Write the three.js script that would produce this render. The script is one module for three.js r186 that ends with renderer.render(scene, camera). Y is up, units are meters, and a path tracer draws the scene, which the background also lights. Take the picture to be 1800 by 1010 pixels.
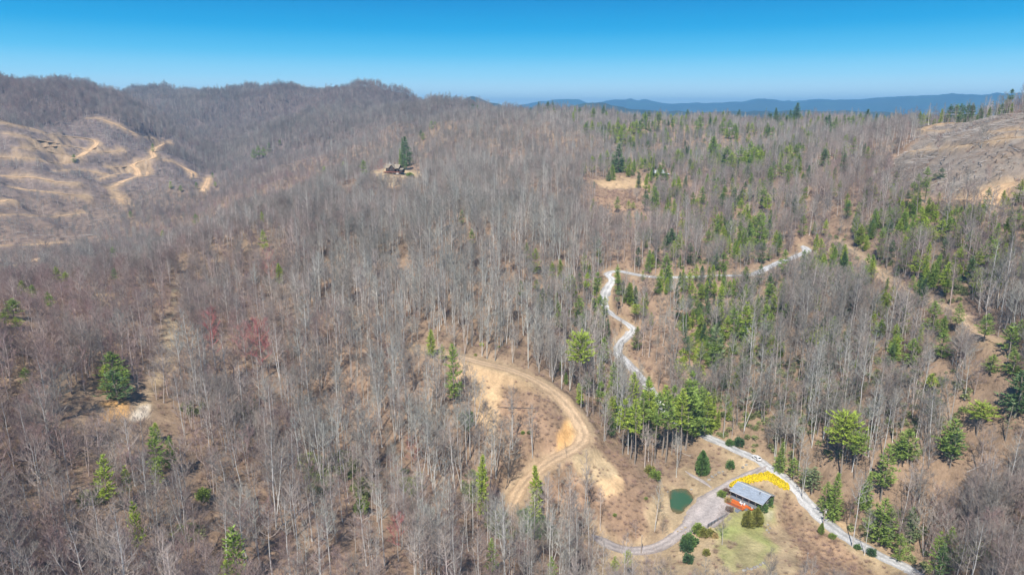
import * as THREE from 'three';
import { mergeGeometries } from 'three/addons/utils/BufferGeometryUtils.js';

// ---------------------------------------------------------------- camera, sky, sun, exposure
const scene = new THREE.Scene();
const EYE = 154, FPX = 1239, PITCH = Math.atan(310 / 1239);          // drone height over the cabin, lens in photo pixels, tilt
const camera = new THREE.PerspectiveCamera(2 * Math.atan(505 / FPX) * 180 / Math.PI, 1024 / 574, 0.5, 60000);
camera.position.set(0, EYE, 0); camera.rotation.set(-PITCH, 0, 0);
scene.add(camera);
const renderer = new THREE.WebGLRenderer({ antialias: true });
renderer.toneMapping = THREE.LinearToneMapping;
renderer.toneMappingExposure = 1.31;
renderer.shadowMap.enabled = true;

function skyTexture() {                                              // clear early-spring sky: pale at the horizon, deep azure above
  const w = 256, h = 512, data = new Float32Array(w * h * 4);
  const stops = [[-90, .30, .28, .24], [-1, .55, .62, .66], [0, 1.10, 1.26, 1.24], [1.2, .88, 1.14, 1.18], [2.6, .40, .83, 1.04], [4.2, .11, .57, .90], [6, .006, .38, .76], [8.2, .0, .255, .62], [14, .006, .16, .50], [30, .02, .14, .43], [90, .03, .13, .38]];
  for (let j = 0; j < h; j++) {
    const el = (j + .5) / h * 180 - 90;
    let k = 0; while (k < stops.length - 2 && el > stops[k + 1][0]) k++;
    const a = stops[k], b = stops[k + 1], t = Math.min(1, Math.max(0, (el - a[0]) / (b[0] - a[0])));
    for (let i = 0; i < w; i++) { const q = (j * w + i) * 4; for (let c = 0; c < 3; c++) data[q + c] = .875 * (a[c + 1] + (b[c + 1] - a[c + 1]) * t); data[q + 3] = 1; }
  }
  const t = new THREE.DataTexture(data, w, h, THREE.RGBAFormat, THREE.FloatType);
  t.mapping = THREE.EquirectangularReflectionMapping; t.magFilter = t.minFilter = THREE.LinearFilter; t.needsUpdate = true;
  return t;
}
scene.background = skyTexture(); scene.environment = scene.background;
const sun = new THREE.DirectionalLight(new THREE.Color(1, .95, .87), 4.9);
{ const az = 15.5 * Math.PI / 180, el = 51 * Math.PI / 180; sun.position.set(-Math.sin(az) * Math.cos(el) * 900, Math.sin(el) * 900, Math.cos(az) * Math.cos(el) * 900 - 300); sun.target.position.set(0, 0, -300); }
sun.castShadow = true; sun.shadow.mapSize.set(4096, 4096);
Object.assign(sun.shadow.camera, { left: -900, right: 900, top: 900, bottom: -900, near: 1, far: 3000 });
scene.add(sun, sun.target);
scene.fog = new THREE.FogExp2(new THREE.Color(.25, .63, 1.0), 0.000115);

// ---------------------------------------------------------------- helpers
let seed = 20240407;
const rnd = () => { seed |= 0; seed = seed + 0x6D2B79F5 | 0; let t = Math.imul(seed ^ seed >>> 15, 1 | seed); t = t + Math.imul(t ^ t >>> 7, 61 | t) ^ t; return ((t ^ t >>> 14) >>> 0) / 4294967296; };
const rr = (a, b) => a + (b - a) * rnd();
const clamp = (x, a = 0, b = 1) => Math.min(b, Math.max(a, x));
const lerp = (a, b, t) => a + (b - a) * t;
const smooth = (a, b, x) => { const t = clamp((x - a) / (b - a)); return t * t * (3 - 2 * t); };
const hash = (i, j) => { let h = Math.imul(i, 374761393) + Math.imul(j, 668265263) | 0; h = Math.imul(h ^ h >>> 13, 1274126177); return ((h ^ h >>> 16) >>> 0) / 4294967296; };
function vnoise(x, y) {
  const i = Math.floor(x), j = Math.floor(y), u = x - i, v = y - j, a = u * u * (3 - 2 * u), b = v * v * (3 - 2 * v);
  return lerp(lerp(hash(i, j), hash(i + 1, j), a), lerp(hash(i, j + 1), hash(i + 1, j + 1), a), b) * 2 - 1;
}
const fbm = (x, y, n = 4) => { let s = 0, a = .5; for (let k = 0; k < n; k++) { s += a * vnoise(x, y); const t = x * 1.62 - y * 1.18 + 7.3; y = x * 1.18 + y * 1.62 - 3.1; x = t; a *= .5; } return s; };
const taken = {};
const numbered = (n) => { const k = taken[n] = (taken[n] ?? -1) + 1; return k ? `${n}_${String(k).padStart(3, '0')}` : n; };
function tag(o, label, category, group, kind) { if (label) o.userData.label = label; if (category) o.userData.category = category; if (group) o.userData.group = group; if (kind) o.userData.kind = kind; return o; }
const shade = (o) => { o.traverse((m) => { if (m.isMesh) { m.castShadow = m.receiveShadow = true; } }); return o; };
function thing(name, label, category, pos = [0, 0, 0], turn = 0, group) { const o = new THREE.Group(); o.name = numbered(name); o.position.set(...pos); o.rotation.y = turn; scene.add(o); return tag(o, label, category, group); }
function part(name, geo, m, parent) { const o = new THREE.Mesh(geo, m); o.name = name; o.castShadow = o.receiveShadow = true; parent.add(o); return o; }
const mat = (r, g, b, rough = .9, extra = {}) => new THREE.MeshStandardMaterial({ color: new THREE.Color().setRGB(r, g, b), roughness: rough, ...extra });
const moved = (g, x, y, z, rx = 0, ry = 0, rz = 0) => { g.applyMatrix4(new THREE.Matrix4().makeRotationFromEuler(new THREE.Euler(rx, ry, rz))); return g.translate(x, y, z); };
const box = (w, h, d, x, y, z, rx = 0, ry = 0, rz = 0) => moved(new THREE.BoxGeometry(w, h, d), x, y, z, rx, ry, rz);
const merged = (list) => mergeGeometries(list.map((g) => g.index ? g.toNonIndexed() : g));

// triangle soup for trees: positions and colours
class Soup {
  constructor() { this.p = []; this.c = []; }
  tri(a, b, c, col) { this.p.push(a.x, a.y, a.z, b.x, b.y, b.z, c.x, c.y, c.z); for (let k = 0; k < 3; k++) this.c.push(col[0], col[1], col[2]); }
  tube(pts, radii, n, col) {
    const rings = pts.map((p, i) => {
      const d = new THREE.Vector3().subVectors(pts[Math.min(i + 1, pts.length - 1)], pts[Math.max(i - 1, 0)]).normalize();
      const u = new THREE.Vector3(d.y, -d.x, .3).cross(d).normalize(), v = new THREE.Vector3().crossVectors(d, u);
      return Array.from({ length: n }, (_, k) => p.clone().addScaledVector(u, Math.cos(k / n * 6.2832) * radii[i]).addScaledVector(v, Math.sin(k / n * 6.2832) * radii[i]));
    });
    for (let i = 0; i < rings.length - 1; i++) for (let k = 0; k < n; k++) {
      const a = rings[i][k], b = rings[i][(k + 1) % n], c = rings[i + 1][k], d = rings[i + 1][(k + 1) % n], f = 1 + .12 * (hash(i * 7 + k, pts.length) - .5), cc = [col[0] * f, col[1] * f, col[2] * f];
      this.tri(a, b, c, cc); this.tri(b, d, c, cc);
    }
  }
  geo(colors = true) {
    const g = new THREE.BufferGeometry(); g.setAttribute('position', new THREE.Float32BufferAttribute(this.p, 3));
    if (colors) g.setAttribute('color', new THREE.Float32BufferAttribute(this.c, 3));
    return g.computeVertexNormals(), g;
  }
}
const V = (x, y, z) => new THREE.Vector3(x, y, z);

// ---------------------------------------------------------------- the lie of the land: surveyed spots (bearing and range from the drone) joined by a thin-plate surface
function ray(px, py) {                                               // unit-horizontal direction of a bearing, and its slope
  const X = (px - 900) / FPX, Y = -(py - 505) / FPX, y = Y * Math.cos(PITCH) - Math.sin(PITCH), z = Math.cos(PITCH) + Y * Math.sin(PITCH), l = Math.hypot(X, z);
  return { az: Math.atan2(X, z), slope: y / l };
}
const spots = `0 1009 175;150 1009 178;300 1009 178;500 1009 178;700 1009 182;900 1009 196;1080 1009 215;1250 1009 219;1400 1009 230;1500 1009 243;1600 1009 255;1700 990 243;1799 1009 236
0 850 215;200 850 215;400 850 222;600 850 232;800 850 247;930 880 252;1060 960 233;1128 972 237;1180 940 244;1195 880 264;1300 950 244;1315 880 272;1420 870 285;1500 935 267;1700 900 272;1799 850 277
0 700 262;200 700 268;330 740 258;480 740 268;600 700 292;740 640 306;820 640 312;900 660 306;960 700 292;1000 770 276;930 800 264;880 740 282;1080 860 258;1130 810 288;1165 850 272
1230 765 318;1330 804 305;1280 830 290;1180 700 350;1130 660 366;1090 600 398;1300 700 335;1420 740 310;1440 830 291;1560 800 286;1700 750 296;1799 700 296
0 600 295;150 600 310;300 600 320;450 600 330;600 580 350;750 560 350;900 560 358;1000 580 372;1200 620 374;1300 600 380;1450 600 362;1600 600 345;1760 600 320
0 550 325;120 535 360;250 480 425;350 430 505;470 385 600;590 340 700;690 297 780;720 300 770
300 500 420;450 480 450;600 460 450;750 450 435;900 450 425;1000 480 428;1070 490 445;1140 485 452;1320 480 455;1415 440 505;1560 490 420;1700 500 385;1799 480 390
600 380 600;750 380 560;900 380 500;1000 400 510;1100 400 560;1200 400 560;1350 380 580;1500 380 540;1650 400 470;1799 400 430
750 310 770;850 310 700;900 300 680;1000 310 690;1090 318 720;1155 305 760;1250 300 780;1400 300 720;1550 300 620;1700 300 540;1799 320 500
750 240 1000;850 250 900;1000 250 900;1150 250 940;1300 250 920;1450 250 820;1600 250 680;1700 240 640;1799 240 570
800 217 1250;920 217 1250;1050 214 1250;1200 220 1200;1340 218 1100;1450 226 1000;1550 232 860;1650 220 780;1799 214 660
0 480 700;0 400 950;0 320 1150;0 240 1300;0 188 1520;0 140 1700
150 430 900;150 350 1120;150 270 1300;150 200 1500;100 157 1700;180 181 1850
280 400 1000;300 330 1200;300 260 1400;260 215 1600;370 320 1300;420 330 1150;480 330 1000
340 250 1650;350 190 2100;280 171 2400;430 176 2400;420 236 1700;450 258 1400;520 228 1450;330 285 1420;520 200 1900;540 164 2200;600 172 2100;680 174 2000;740 201 1900
560 260 1300;620 270 1100;640 220 1450;700 240 1150;700 200 1500;520 300 1150`.split(/[;\n]/).map((s) => s.trim().split(' ').map(Number));
const ctrl = [];
for (const [px, py, d] of spots) { const r = ray(px, py); ctrl.push([r.az, Math.log(d / 300), EYE + r.slope * d]); }
for (const [azd, d, e] of [[0, 1750, 95], [12, 1750, 90], [24, 1600, 80], [36, 1250, 80], [44, 900, 130], [-6, 1900, 120], [0, 3000, 60], [14, 3000, 60], [28, 3000, 60], [42, 2500, 60], [-12, 3000, 150], [-22, 3100, 150], [-34, 3000, 160], [-44, 2200, 260], [-46, 1500, 190], [-46, 1000, 40], [-46, 560, 35], [-37, 480, 42], [-33, 500, 38], [-29, 560, 36], [-25, 640, 36], [-21, 740, 38], [-16.5, 880, 46], [-13, 1000, 66], [-30, 2250, 105], [-27, 2000, 85], [-24.5, 1850, 60], [-23, 1650, 42], [-46, 300, 90], [-46, 170, 75], [46, 205, 15], [34, 205, -4], [46, 320, 75], [46, 520, 125], [52, 160, 10], [-52, 150, 70], [-30, 120, 50], [-10, 120, 25], [10, 130, 10], [25, 150, 6], [35, 150, 0], [0, 90, 20], [30, 80, 10], [-30, 80, 45]]) ctrl.push([azd * Math.PI / 180, Math.log(d / 300), e]);
const tps = (() => {
  const n = ctrl.length, N = n + 3, A = Array.from({ length: N }, () => new Float64Array(N + 1)), K = (r2) => r2 < 1e-12 ? 0 : .5 * r2 * Math.log(r2);
  for (let i = 0; i < n; i++) {
    for (let j = 0; j < n; j++) A[i][j] = K((ctrl[i][0] - ctrl[j][0]) ** 2 + (ctrl[i][1] - ctrl[j][1]) ** 2) + (i === j ? 4e-4 : 0);
    A[i][n] = A[n][i] = 1; A[i][n + 1] = A[n + 1][i] = ctrl[i][0]; A[i][n + 2] = A[n + 2][i] = ctrl[i][1]; A[i][N] = ctrl[i][2];
  }
  for (let c = 0; c < N; c++) {
    let p = c; for (let r = c + 1; r < N; r++) if (Math.abs(A[r][c]) > Math.abs(A[p][c])) p = r;
    [A[c], A[p]] = [A[p], A[c]];
    for (let r = c + 1; r < N; r++) { const f = A[r][c] / A[c][c]; if (f) for (let k = c; k <= N; k++) A[r][k] -= f * A[c][k]; }
  }
  const w = new Float64Array(N);
  for (let r = N - 1; r >= 0; r--) { let s = A[r][N]; for (let k = r + 1; k < N; k++) s -= A[r][k] * w[k]; w[r] = s / A[r][r]; }
  return (u, v) => { let s = w[n] + w[n + 1] * u + w[n + 2] * v; for (let i = 0; i < n; i++) { const a = u - ctrl[i][0], b = v - ctrl[i][1]; s += w[i] * K(a * a + b * b); } return s; };
})();
const GA = 420, GD = 300, A0 = -1.15, A1 = 1.15, L0 = Math.log(60 / 300), L1 = Math.log(3400 / 300), grid = new Float32Array((GA + 1) * (GD + 1));
for (let i = 0; i <= GA; i++) for (let j = 0; j <= GD; j++) grid[i * (GD + 1) + j] = tps(clamp(lerp(A0, A1, i / GA), -.93, .93), lerp(L0, L1, j / GD));
const ranges = [                                                     // far ranges: distance, thickness, crest line
  [5200, 900, '40 172;120 166;175 160;230 170;300 176;640 200;700 196;760 187;795 182;830 168;868 181;905 195;980 190;1030 179;1060 178;1100 192;1200 196;1900 200'],
  [12500, 1800, '0 190;600 196;700 188;760 186;830 190;880 193;925 181;985 176;1015 176;1035 182;1070 175;1145 175;1200 181;1260 181;1300 179;1335 173;1400 178;1450 174;1500 177;1560 171;1620 166;1670 163;1730 167;1800 160;1900 160'],
].map(([D, W, s]) => ({ D, W, pts: s.split(';').map((q) => { const [px, py] = q.split(' ').map(Number), r = ray(px, py); return [r.az, EYE + r.slope * D]; }) }));
function farHeight(az, d) {
  let h = 20;
  for (const { D, W, pts } of ranges) {
    let k = 0; while (k < pts.length - 2 && az > pts[k + 1][0]) k++;
    const t = clamp((az - pts[k][0]) / (pts[k + 1][0] - pts[k][0])), e = lerp(pts[k][1], pts[k + 1][1], t * t * (3 - 2 * t) * .5 + t * .5);
    h = Math.max(h, 20 + (e - 20) * Math.exp(-(((d - D) / W) ** 2)));
  }
  return h;
}
function land(x, z) {                                                // bare land, before the roads are cut
  const d = Math.max(61, Math.hypot(x, z)), az = Math.atan2(x, -z);
  let h;
  if (d < 3400) {
    const u = clamp((az - A0) / (A1 - A0)) * GA, v = clamp((Math.log(d / 300) - L0) / (L1 - L0)) * GD, i = Math.min(GA - 1, u | 0), j = Math.min(GD - 1, v | 0), a = u - i, b = v - j, W = GD + 1;
    h = lerp(lerp(grid[i * W + j], grid[(i + 1) * W + j], a), lerp(grid[i * W + j + 1], grid[(i + 1) * W + j + 1], a), b);
    const amp = clamp(d * .0055, .8, 12), home = smooth(70, 20, Math.hypot(x - 85, z + 258));
    h += (1 - .8 * home) * (amp * 3.2 * fbm(x / 90 + 3, z / 90, 3) * smooth(150, 900, d) + amp * .9 * fbm(x / 26, z / 26 + 9, 3));
    h += smooth(900, 1500, d) * 58 * (.30 - Math.abs(fbm(x / 300 + 5, z / 300 + 1, 3)));
  }
  if (d > 2700) { const f = farHeight(az, d) + (.3 - Math.abs(fbm(x / 900, z / 900, 4))) * clamp((d - 3000) / 3000) * 150 - 20; h = d < 3400 ? lerp(h, f, smooth(2700, 3400, d)) : f; }
  return h;
}
function at(px, py, dmax = 0) {                                      // where the sight line of a surveyed bearing meets the land
  dmax ||= px < 745 && py < 330 ? 2600 : 1450;
  for (let tries = 0; tries < 60; tries++, py += .5) {
    const r = ray(px, py), sx = Math.sin(r.az), sz = -Math.cos(r.az);
    for (let d = 120, p = d; d < dmax; p = d, d *= 1.006) if (EYE + r.slope * d < land(sx * d, sz * d)) {
      let a = p, b = d; for (let k = 0; k < 12; k++) { const m = (a + b) / 2; if (EYE + r.slope * m < land(sx * m, sz * m)) b = m; else a = m; }
      return { x: sx * a, z: sz * a, y: land(sx * a, sz * a), d: a };
    }
  }
  const r = ray(px, py); return { x: Math.sin(r.az) * dmax, z: -Math.cos(r.az) * dmax, y: land(Math.sin(r.az) * dmax, -Math.cos(r.az) * dmax), d: dmax };
}
const spanOf = (s) => s.split(' ').map((q) => q.split(',').map(Number));

// ---------------------------------------------------------------- roads
const roads = [];
function defineRoad(name, label, width, pix, material, group, opt = {}) {
  const raw = spanOf(pix).map(([px, py]) => at(px, py));
  const curve = new THREE.CatmullRomCurve3(raw.map((p) => V(p.x, 0, p.z)), false, 'centripetal');
  const len = curve.getLength(), n = Math.max(8, Math.ceil(len / (opt.step ?? 2))), pts = curve.getSpacedPoints(n);
  let ys = pts.map((p) => land(p.x, p.z));
  for (let k = 0; k < 12; k++) ys = ys.map((y, i) => (ys[Math.max(0, i - 1)] + y * 2 + ys[Math.min(n, i + 1)]) / 4);
  pts.forEach((p, i) => { p.y = ys[i]; });
  const road = { name, label, width, pts, material, group, clearFront: opt.clear ?? 4, cut: opt.cut ?? true, ragged: opt.ragged ?? .25, lift: opt.lift ?? .13, bank: opt.bank ?? 7, flare: opt.flare, bare: opt.bare ?? 0, reach: opt.reach ?? 0 };
  roads.push(road);
  return road;
}
// ---------------------------------------------------------------- textures and ground materials
function tile(n, f, color = false) {
  const data = new Uint8Array(n * n * 4);
  for (let j = 0; j < n; j++) for (let i = 0; i < n; i++) { const v = f(i / n, j / n, i, j), q = (j * n + i) * 4; for (let c = 0; c < 3; c++) data[q + c] = clamp(Array.isArray(v) ? v[c] : v) * 255; data[q + 3] = 255; }
  const t = new THREE.DataTexture(data, n, n); t.wrapS = t.wrapT = THREE.RepeatWrapping; t.magFilter = THREE.LinearFilter; t.minFilter = THREE.LinearMipmapLinearFilter; t.generateMipmaps = true; if (color) t.colorSpace = THREE.SRGBColorSpace; t.needsUpdate = true;
  return t;
}
const wrapNoise = (u, v, k, s) => {                                  // noise that repeats after one tile
  const x = u * k, y = v * k, i = Math.floor(x), j = Math.floor(y), a = x - i, b = y - j, h = (p, q) => hash(((p % k) + k) % k + s * 131, ((q % k) + k) % k + s * 57), sa = a * a * (3 - 2 * a), sb = b * b * (3 - 2 * b);
  return lerp(lerp(h(i, j), h(i + 1, j), sa), lerp(h(i, j + 1), h(i + 1, j + 1), sa), sb);
};
const litterTex = tile(1024, (u, v, i, j) => { const m = .45 * wrapNoise(u, v, 9, 1) + .3 * wrapNoise(u, v, 37, 2) + .25 * wrapNoise(u, v, 130, 3), g = hash(i, j), s = .52 + .62 * (m - .5) + .34 * (g - .5); return [s * 1.03 + .2, s + .2, s * .97 + .2]; });
const litterBump = tile(512, (u, v, i, j) => .5 * wrapNoise(u, v, 24, 5) + .3 * wrapNoise(u, v, 90, 6) + .2 * hash(i + 7, j));
const gravelTex = tile(512, (u, v, i, j) => { const s = .68 + .22 * (wrapNoise(u, v, 14, 8) - .5) + .25 * (wrapNoise(u, v, 90, 9) - .5) + .22 * (hash(i, j + 3) - .5); return [s, s, s]; });
const landMat = new THREE.MeshStandardMaterial({ vertexColors: true, map: litterTex, bumpMap: litterBump, bumpScale: .35, roughness: 1 });
landMat.specularIntensity = .2;
const roadMat = (r, g, b) => new THREE.MeshStandardMaterial({ color: new THREE.Color().setRGB(r, g, b), vertexColors: true, map: gravelTex, bumpMap: gravelTex, bumpScale: .06, roughness: 1 });
const M = {
  gravel: roadMat(.76, .75, .73), drive: roadMat(.62, .54, .49), dirt: roadMat(.72, .51, .31), far: roadMat(.92, .60, .32),
};

// ---------------------------------------------------------------- cleared places and their soil
const C = { litter: [.325, .235, .155], pink: [.36, .25, .172], dark: [.16, .115, .08], tan: [.60, .42, .235], orange: [.68, .40, .16], straw: [.52, .40, .24], brush: [.36, .24, .155], lawn: [.33, .37, .12], pale: [.72, .62, .48], slash: [.27, .235, .195], green: [.22, .30, .09] };
const areas = [];
function area(pix, col, soft, o = {}) {
  const pts = spanOf(pix).map(([px, py]) => { const p = at(px, py, o.dmax ?? 0); return [p.x, p.z]; });
  const xs = pts.map((p) => p[0]), zs = pts.map((p) => p[1]), m = soft * 2.5 + 4;
  areas.push({ pts, col, slash: o.slash, soft, trees: o.trees ?? 0, brush: o.brush ?? 0, k: o.k ?? .9, lo: [Math.min(...xs) - m, Math.min(...zs) - m], hi: [Math.max(...xs) + m, Math.max(...zs) + m] });
}
function inside(pts, x, z) {                                         // signed distance, positive inside
  let d = 1e9, c = false;
  for (let i = 0, j = pts.length - 1; i < pts.length; j = i++) {
    const [ax, az] = pts[j], [bx, bz] = pts[i], ex = bx - ax, ez = bz - az, t = clamp(((x - ax) * ex + (z - az) * ez) / (ex * ex + ez * ez + 1e-9));
    d = Math.min(d, Math.hypot(x - ax - ex * t, z - az - ez * t));
    if ((bz > z) !== (az > z) && x < (ax - bx) * (z - bz) / (az - bz) + bx) c = !c;
  }
  return c ? d : -d;
}
// the cleared knoll and its bare spots
area('800,626 870,639 930,660 985,698 1015,738 1038,772 1085,800 1130,830 1160,865 1175,905 1150,950 1090,948 1040,918 985,872 930,884 898,892 902,850 935,815 900,785 868,748 842,712 812,687 792,652', C.brush, 4, { brush: 1 });
area('800,630 870,643 925,666 960,700 925,690 885,690 862,720 872,765 850,742 828,704 802,668', C.tan, 4, { brush: .12 });
area('980,760 998,733 1008,758 1003,784 985,795', C.orange, 2, { brush: .05 });
area('1010,790 1045,803 1075,815 1068,842 1035,832 1012,815', C.straw, 4, { brush: .3 });
area('1060,850 1090,845 1090,862 1070,866', C.tan, 2, { brush: .1 });
area('1130,880 1150,862 1170,868 1172,905 1148,955 1120,955 1140,925', C.straw, 3, { brush: .15 });
// the homestead
area('1162,835 1190,845 1210,822 1238,775 1290,785 1340,810 1400,850 1440,895 1500,945 1600,1009 1660,1060 1050,1060 1040,985 1075,968 1130,975 1165,935 1165,870', C.straw, 3, { brush: .35 });
area('1160,700 1240,762 1300,790 1240,840 1190,845 1165,840 1150,800', C.litter, 4, { trees: .35, brush: .6 });
area('1262,905 1300,880 1330,860 1358,872 1366,905 1362,955 1352,1000 1290,1004 1262,962', C.lawn, 4, { brush: 0 });
area('1278,960 1310,935 1350,960 1340,1000 1290,1000', C.straw, 4, { brush: 0, k: .6 });
area('1345,905 1362,905 1352,935 1340,925', C.pale, 2, { brush: 0, k: .6 });
area('1300,925 1345,925 1345,932 1305,932', C.green, 2, { brush: 0, k: .7 });
area('1372,865 1412,882 1450,930 1500,972 1570,1020 1400,1020 1388,960 1368,918', C.brush, 3, { brush: 1.5 });
area('1385,960 1405,958 1412,1000 1390,1008', C.straw, 2, { brush: .1 });
area('1450,905 1480,930 1540,967 1600,998 1620,985 1540,945 1470,895', C.litter, 3, { brush: .6 });
area('1466,905 1492,905 1496,917 1470,918', C.tan, 1.5, { brush: .1 }); area('1508,908 1522,908 1522,922 1508,922', C.tan, 1.5, { brush: .1 });
// the old track up the western slope
area('178,702 215,690 268,660 284,610 288,560 303,500 318,455 332,468 320,540 308,600 302,660 284,700 300,730 258,762 205,762 172,738', C.litter, 4, { trees: .08, brush: .5 });
area('268,660 286,610 292,560 306,500 312,520 304,600 296,660 262,720 240,740 228,735', C.straw, 3, { brush: .2, k: .7 });
area('178,706 225,704 222,732 188,738', C.orange, 2.5, { brush: .1 }); area('228,738 245,714 264,710 258,728 236,744', C.pale, 1.5, { brush: .05 });
area('170,520 190,515 206,540 185,548', C.tan, 4, { trees: .4, brush: .3 });
// upper clearings
area('1047,316 1090,309 1130,315 1138,329 1100,331 1048,331', C.tan, 4, { brush: .05 });
area('1047,332 1138,331 1134,360 1120,395 1062,415 1050,380', C.brush, 6, { trees: .06, brush: 1 });
area('628,303 690,300 716,298 742,300 745,318 720,330 690,328 660,322', C.straw, 5, { trees: .05, brush: .3 });
area('560,326 600,324 600,331 565,332', C.tan, 5, { trees: .2 });
area('868,345 895,300 912,268 925,270 905,310 880,350', C.pink, 5, { trees: .25, brush: .5 });
area('912,355 945,350 950,375 925,385', C.straw, 6, { trees: .35, brush: .5 });
area('1325,204 1360,204 1358,211 1330,212', C.tan, 6, { trees: .05 });
area('1118,498 1150,508 1192,590 1216,650 1200,662 1172,600 1138,560', C.pink, 4, { trees: .3, brush: .5 });
area('1455,422 1500,438 1562,480 1640,520 1700,545 1738,590 1745,612 1690,602 1640,547 1550,492 1478,455', C.pink, 4, { trees: .12, brush: .7 });
// logged hillsides
area('1545,300 1600,262 1600,240 1650,217 1700,203 1830,200 1830,345 1760,362 1700,362 1650,347 1560,330', C.slash, 8, { slash: 1, trees: .03, brush: .12 });
area('0,210 100,213 170,200 240,235 292,250 305,275 350,298 372,325 350,342 280,332 200,347 0,352 -40,350 -40,210', [.225, .175, .15], 15, { slash: 1, trees: .34, brush: .3, k: .7 });
area('-40,352 0,352 200,352 222,380 150,440 60,468 -40,480', [.225, .175, .15], 12, { slash: 1, trees: .45, brush: .5, k: .5 });

let roadReady = false;
function soil(x, z) {
  const d = Math.hypot(x, z), n1 = 1.3 * fbm(x / 38, z / 38, 4), n2 = fbm(x / 9 + 4, z / 9, 3), n3 = fbm(x / 160 - 3, z / 160, 3);
  const a = clamp(.5 + 1.1 * n1), b = clamp(.35 + 1.2 * n2);
  let col = [0, 1, 2].map((c) => lerp(lerp(C.litter[c], C.pink[c], clamp(.5 + n3 * 1.5)), C.dark[c], b * .6 * a)), trees = 1, brush = .55;
  const west = smooth(950, 1350, d) * smooth(60, -120, x); if (west > 0) col = col.map((c, i) => lerp(c, [.17, .14, .135][i] * (1 + .4 * n1 + .3 * n2), west * .85));   // the western hills: dark oak litter
  for (const r of areas) {
    if (x < r.lo[0] || z < r.lo[1] || x > r.hi[0] || z > r.hi[1]) continue;
    const s = inside(r.pts, x, z) + r.soft * (1.6 * n2 + .8 * n1), t = smooth(-r.soft * .6, r.soft * .6, s);
    if (t <= 0) continue;
    const v = 1 + .35 * n2, q = t * r.k * clamp(.85 + .5 * n2, 0, 1);
    col = col.map((c, i) => lerp(c, r.col[i] * v, q)); trees = lerp(trees, r.trees, t); brush = lerp(brush, r.brush, t);
  }
  if (roadReady) { const r = nearRoad(x, z); if (r.k >= 0 && r.d < 11) { const o = roads[r.k], q = o.bare ? smooth(8, 0, r.d + 6 * n2) * .6 : smooth(4.5, 0, r.d + 2 * n2) * .45, c = o.bare ? C.tan : C.straw; col = col.map((v, i) => lerp(v, c[i] * (1 + .3 * n2), q)); } }
  return { col, trees, brush };
}

// road lines (surveyed along their middles)
defineRoad('gravel_road', 'pale grey gravel road winding up the valley past the cabin', 6.0, '1680,1050 1640,1028 1600,1004 1540,974 1482,940 1445,912 1420,884 1395,854 1360,826 1330,807 1285,786 1250,770 1228,760 1195,745 1165,715 1140,682 1125,660 1105,641 1088,622 1090,604 1107,587 1111,577 1096,565 1072,550 1062,530 1068,506 1076,491 1068,481 1085,475 1115,482 1150,487 1200,487 1260,484 1320,483 1345,473 1370,461 1400,450 1418,441 1412,431', M.gravel, 0, { clear: 11, ragged: .38 });
defineRoad('driveway', 'pinkish grey gravel driveway curving between the pond and the cabin', 5.4, '1350,815 1340,826 1322,835 1290,848 1265,866 1253,890 1233,912 1198,934 1165,958 1128,971 1088,964 1060,951 1040,936', M.drive, 0, { ragged: .15, flare: [1252, 900, 18, 4.5], bank: 2.5 });
defineRoad('footpath', 'narrow sandy path from the driveway towards the trees behind the pond', 2.2, '1252,858 1236,846 1218,836 1205,828', M.drive, 0, { ragged: .3 });
defineRoad('dirt_track', 'bare tan dirt track climbing round the cleared knoll', 6.4, '898,896 908,870 922,848 942,830 966,810 998,794 1018,782 1026,766 1016,740 996,711 966,684 930,663 882,646 842,637 812,628 772,618 728,610', M.dirt, 0, { clear: 14, ragged: .3 });
const farGroup = 'bare skid roads on the logged western hillside';
const farLabel = ['uppermost tan skid road crossing the logged western hillside', 'broad tan bank dropping along the wooded edge of the logged hillside', 'straight tan skid road low under the hairpin', 'short tan skid road branching east off the hairpin', 'orange tan skid road at the middle of the logged hillside', 'winding tan skid road with an S bend on the logged hillside', 'tan skid road running down towards the valley notch', 'short tan skid road at the valley notch', 'thin tan skid road above the S bend', 'curved tan skid road below the thin one', 'small hooked skid road beside the S bend', 'short tan spur below the S bend', 'tan skid road loop low on the nearer logged slope', 'tan patch of skid road at the frame edge above the loop', 'thin upper skid road just under the topmost one', 'thin skid road between the hairpin and the orange one', 'thin skid road running into the S bend', 'thin low skid road at the foot of the logged hillside', 'thin skid road on the nearer logged slope above the loop'];
['0,213 40,220 80,235 110,240 140,240 166,246 170,252 158,262 150,270 132,281', '163,205 185,212 220,227 245,238 270,246', '-20,277 40,277 80,285 112,286', '75,258 140,260 160,266 212,262', '-20,305 60,310 90,319 132,322', '195,331 215,319 237,311 240,298 231,288 250,282 268,279 267,266 285,253 298,251', '290,278 318,292 335,303 340,313', '366,311 362,325 353,339', '188,293 226,292', '174,316 198,305 226,303', '240,311 260,306 257,298', '203,346 215,352 221,363', '-20,436 60,430 110,427 146,430 122,447 60,456 0,474', '0,357 14,349 18,355', '8,233 58,246 104,252', '28,263 88,268 142,275', '98,301 150,300 188,307', '20,326 80,336 150,346', '-20,384 40,378 100,381 142,373']
  .forEach((p, i) => defineRoad('skid_road', farLabel[i], [9, 14, 7, 7, 8, 9, 8, 9, 6, 6, 7, 9, 7, 9, 5, 5, 5, 6, 6][i], p, M.far, farGroup, { step: 5, clear: 14, lift: .45, bank: 10, ragged: .6, bare: 1, reach: 650 }));
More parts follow.
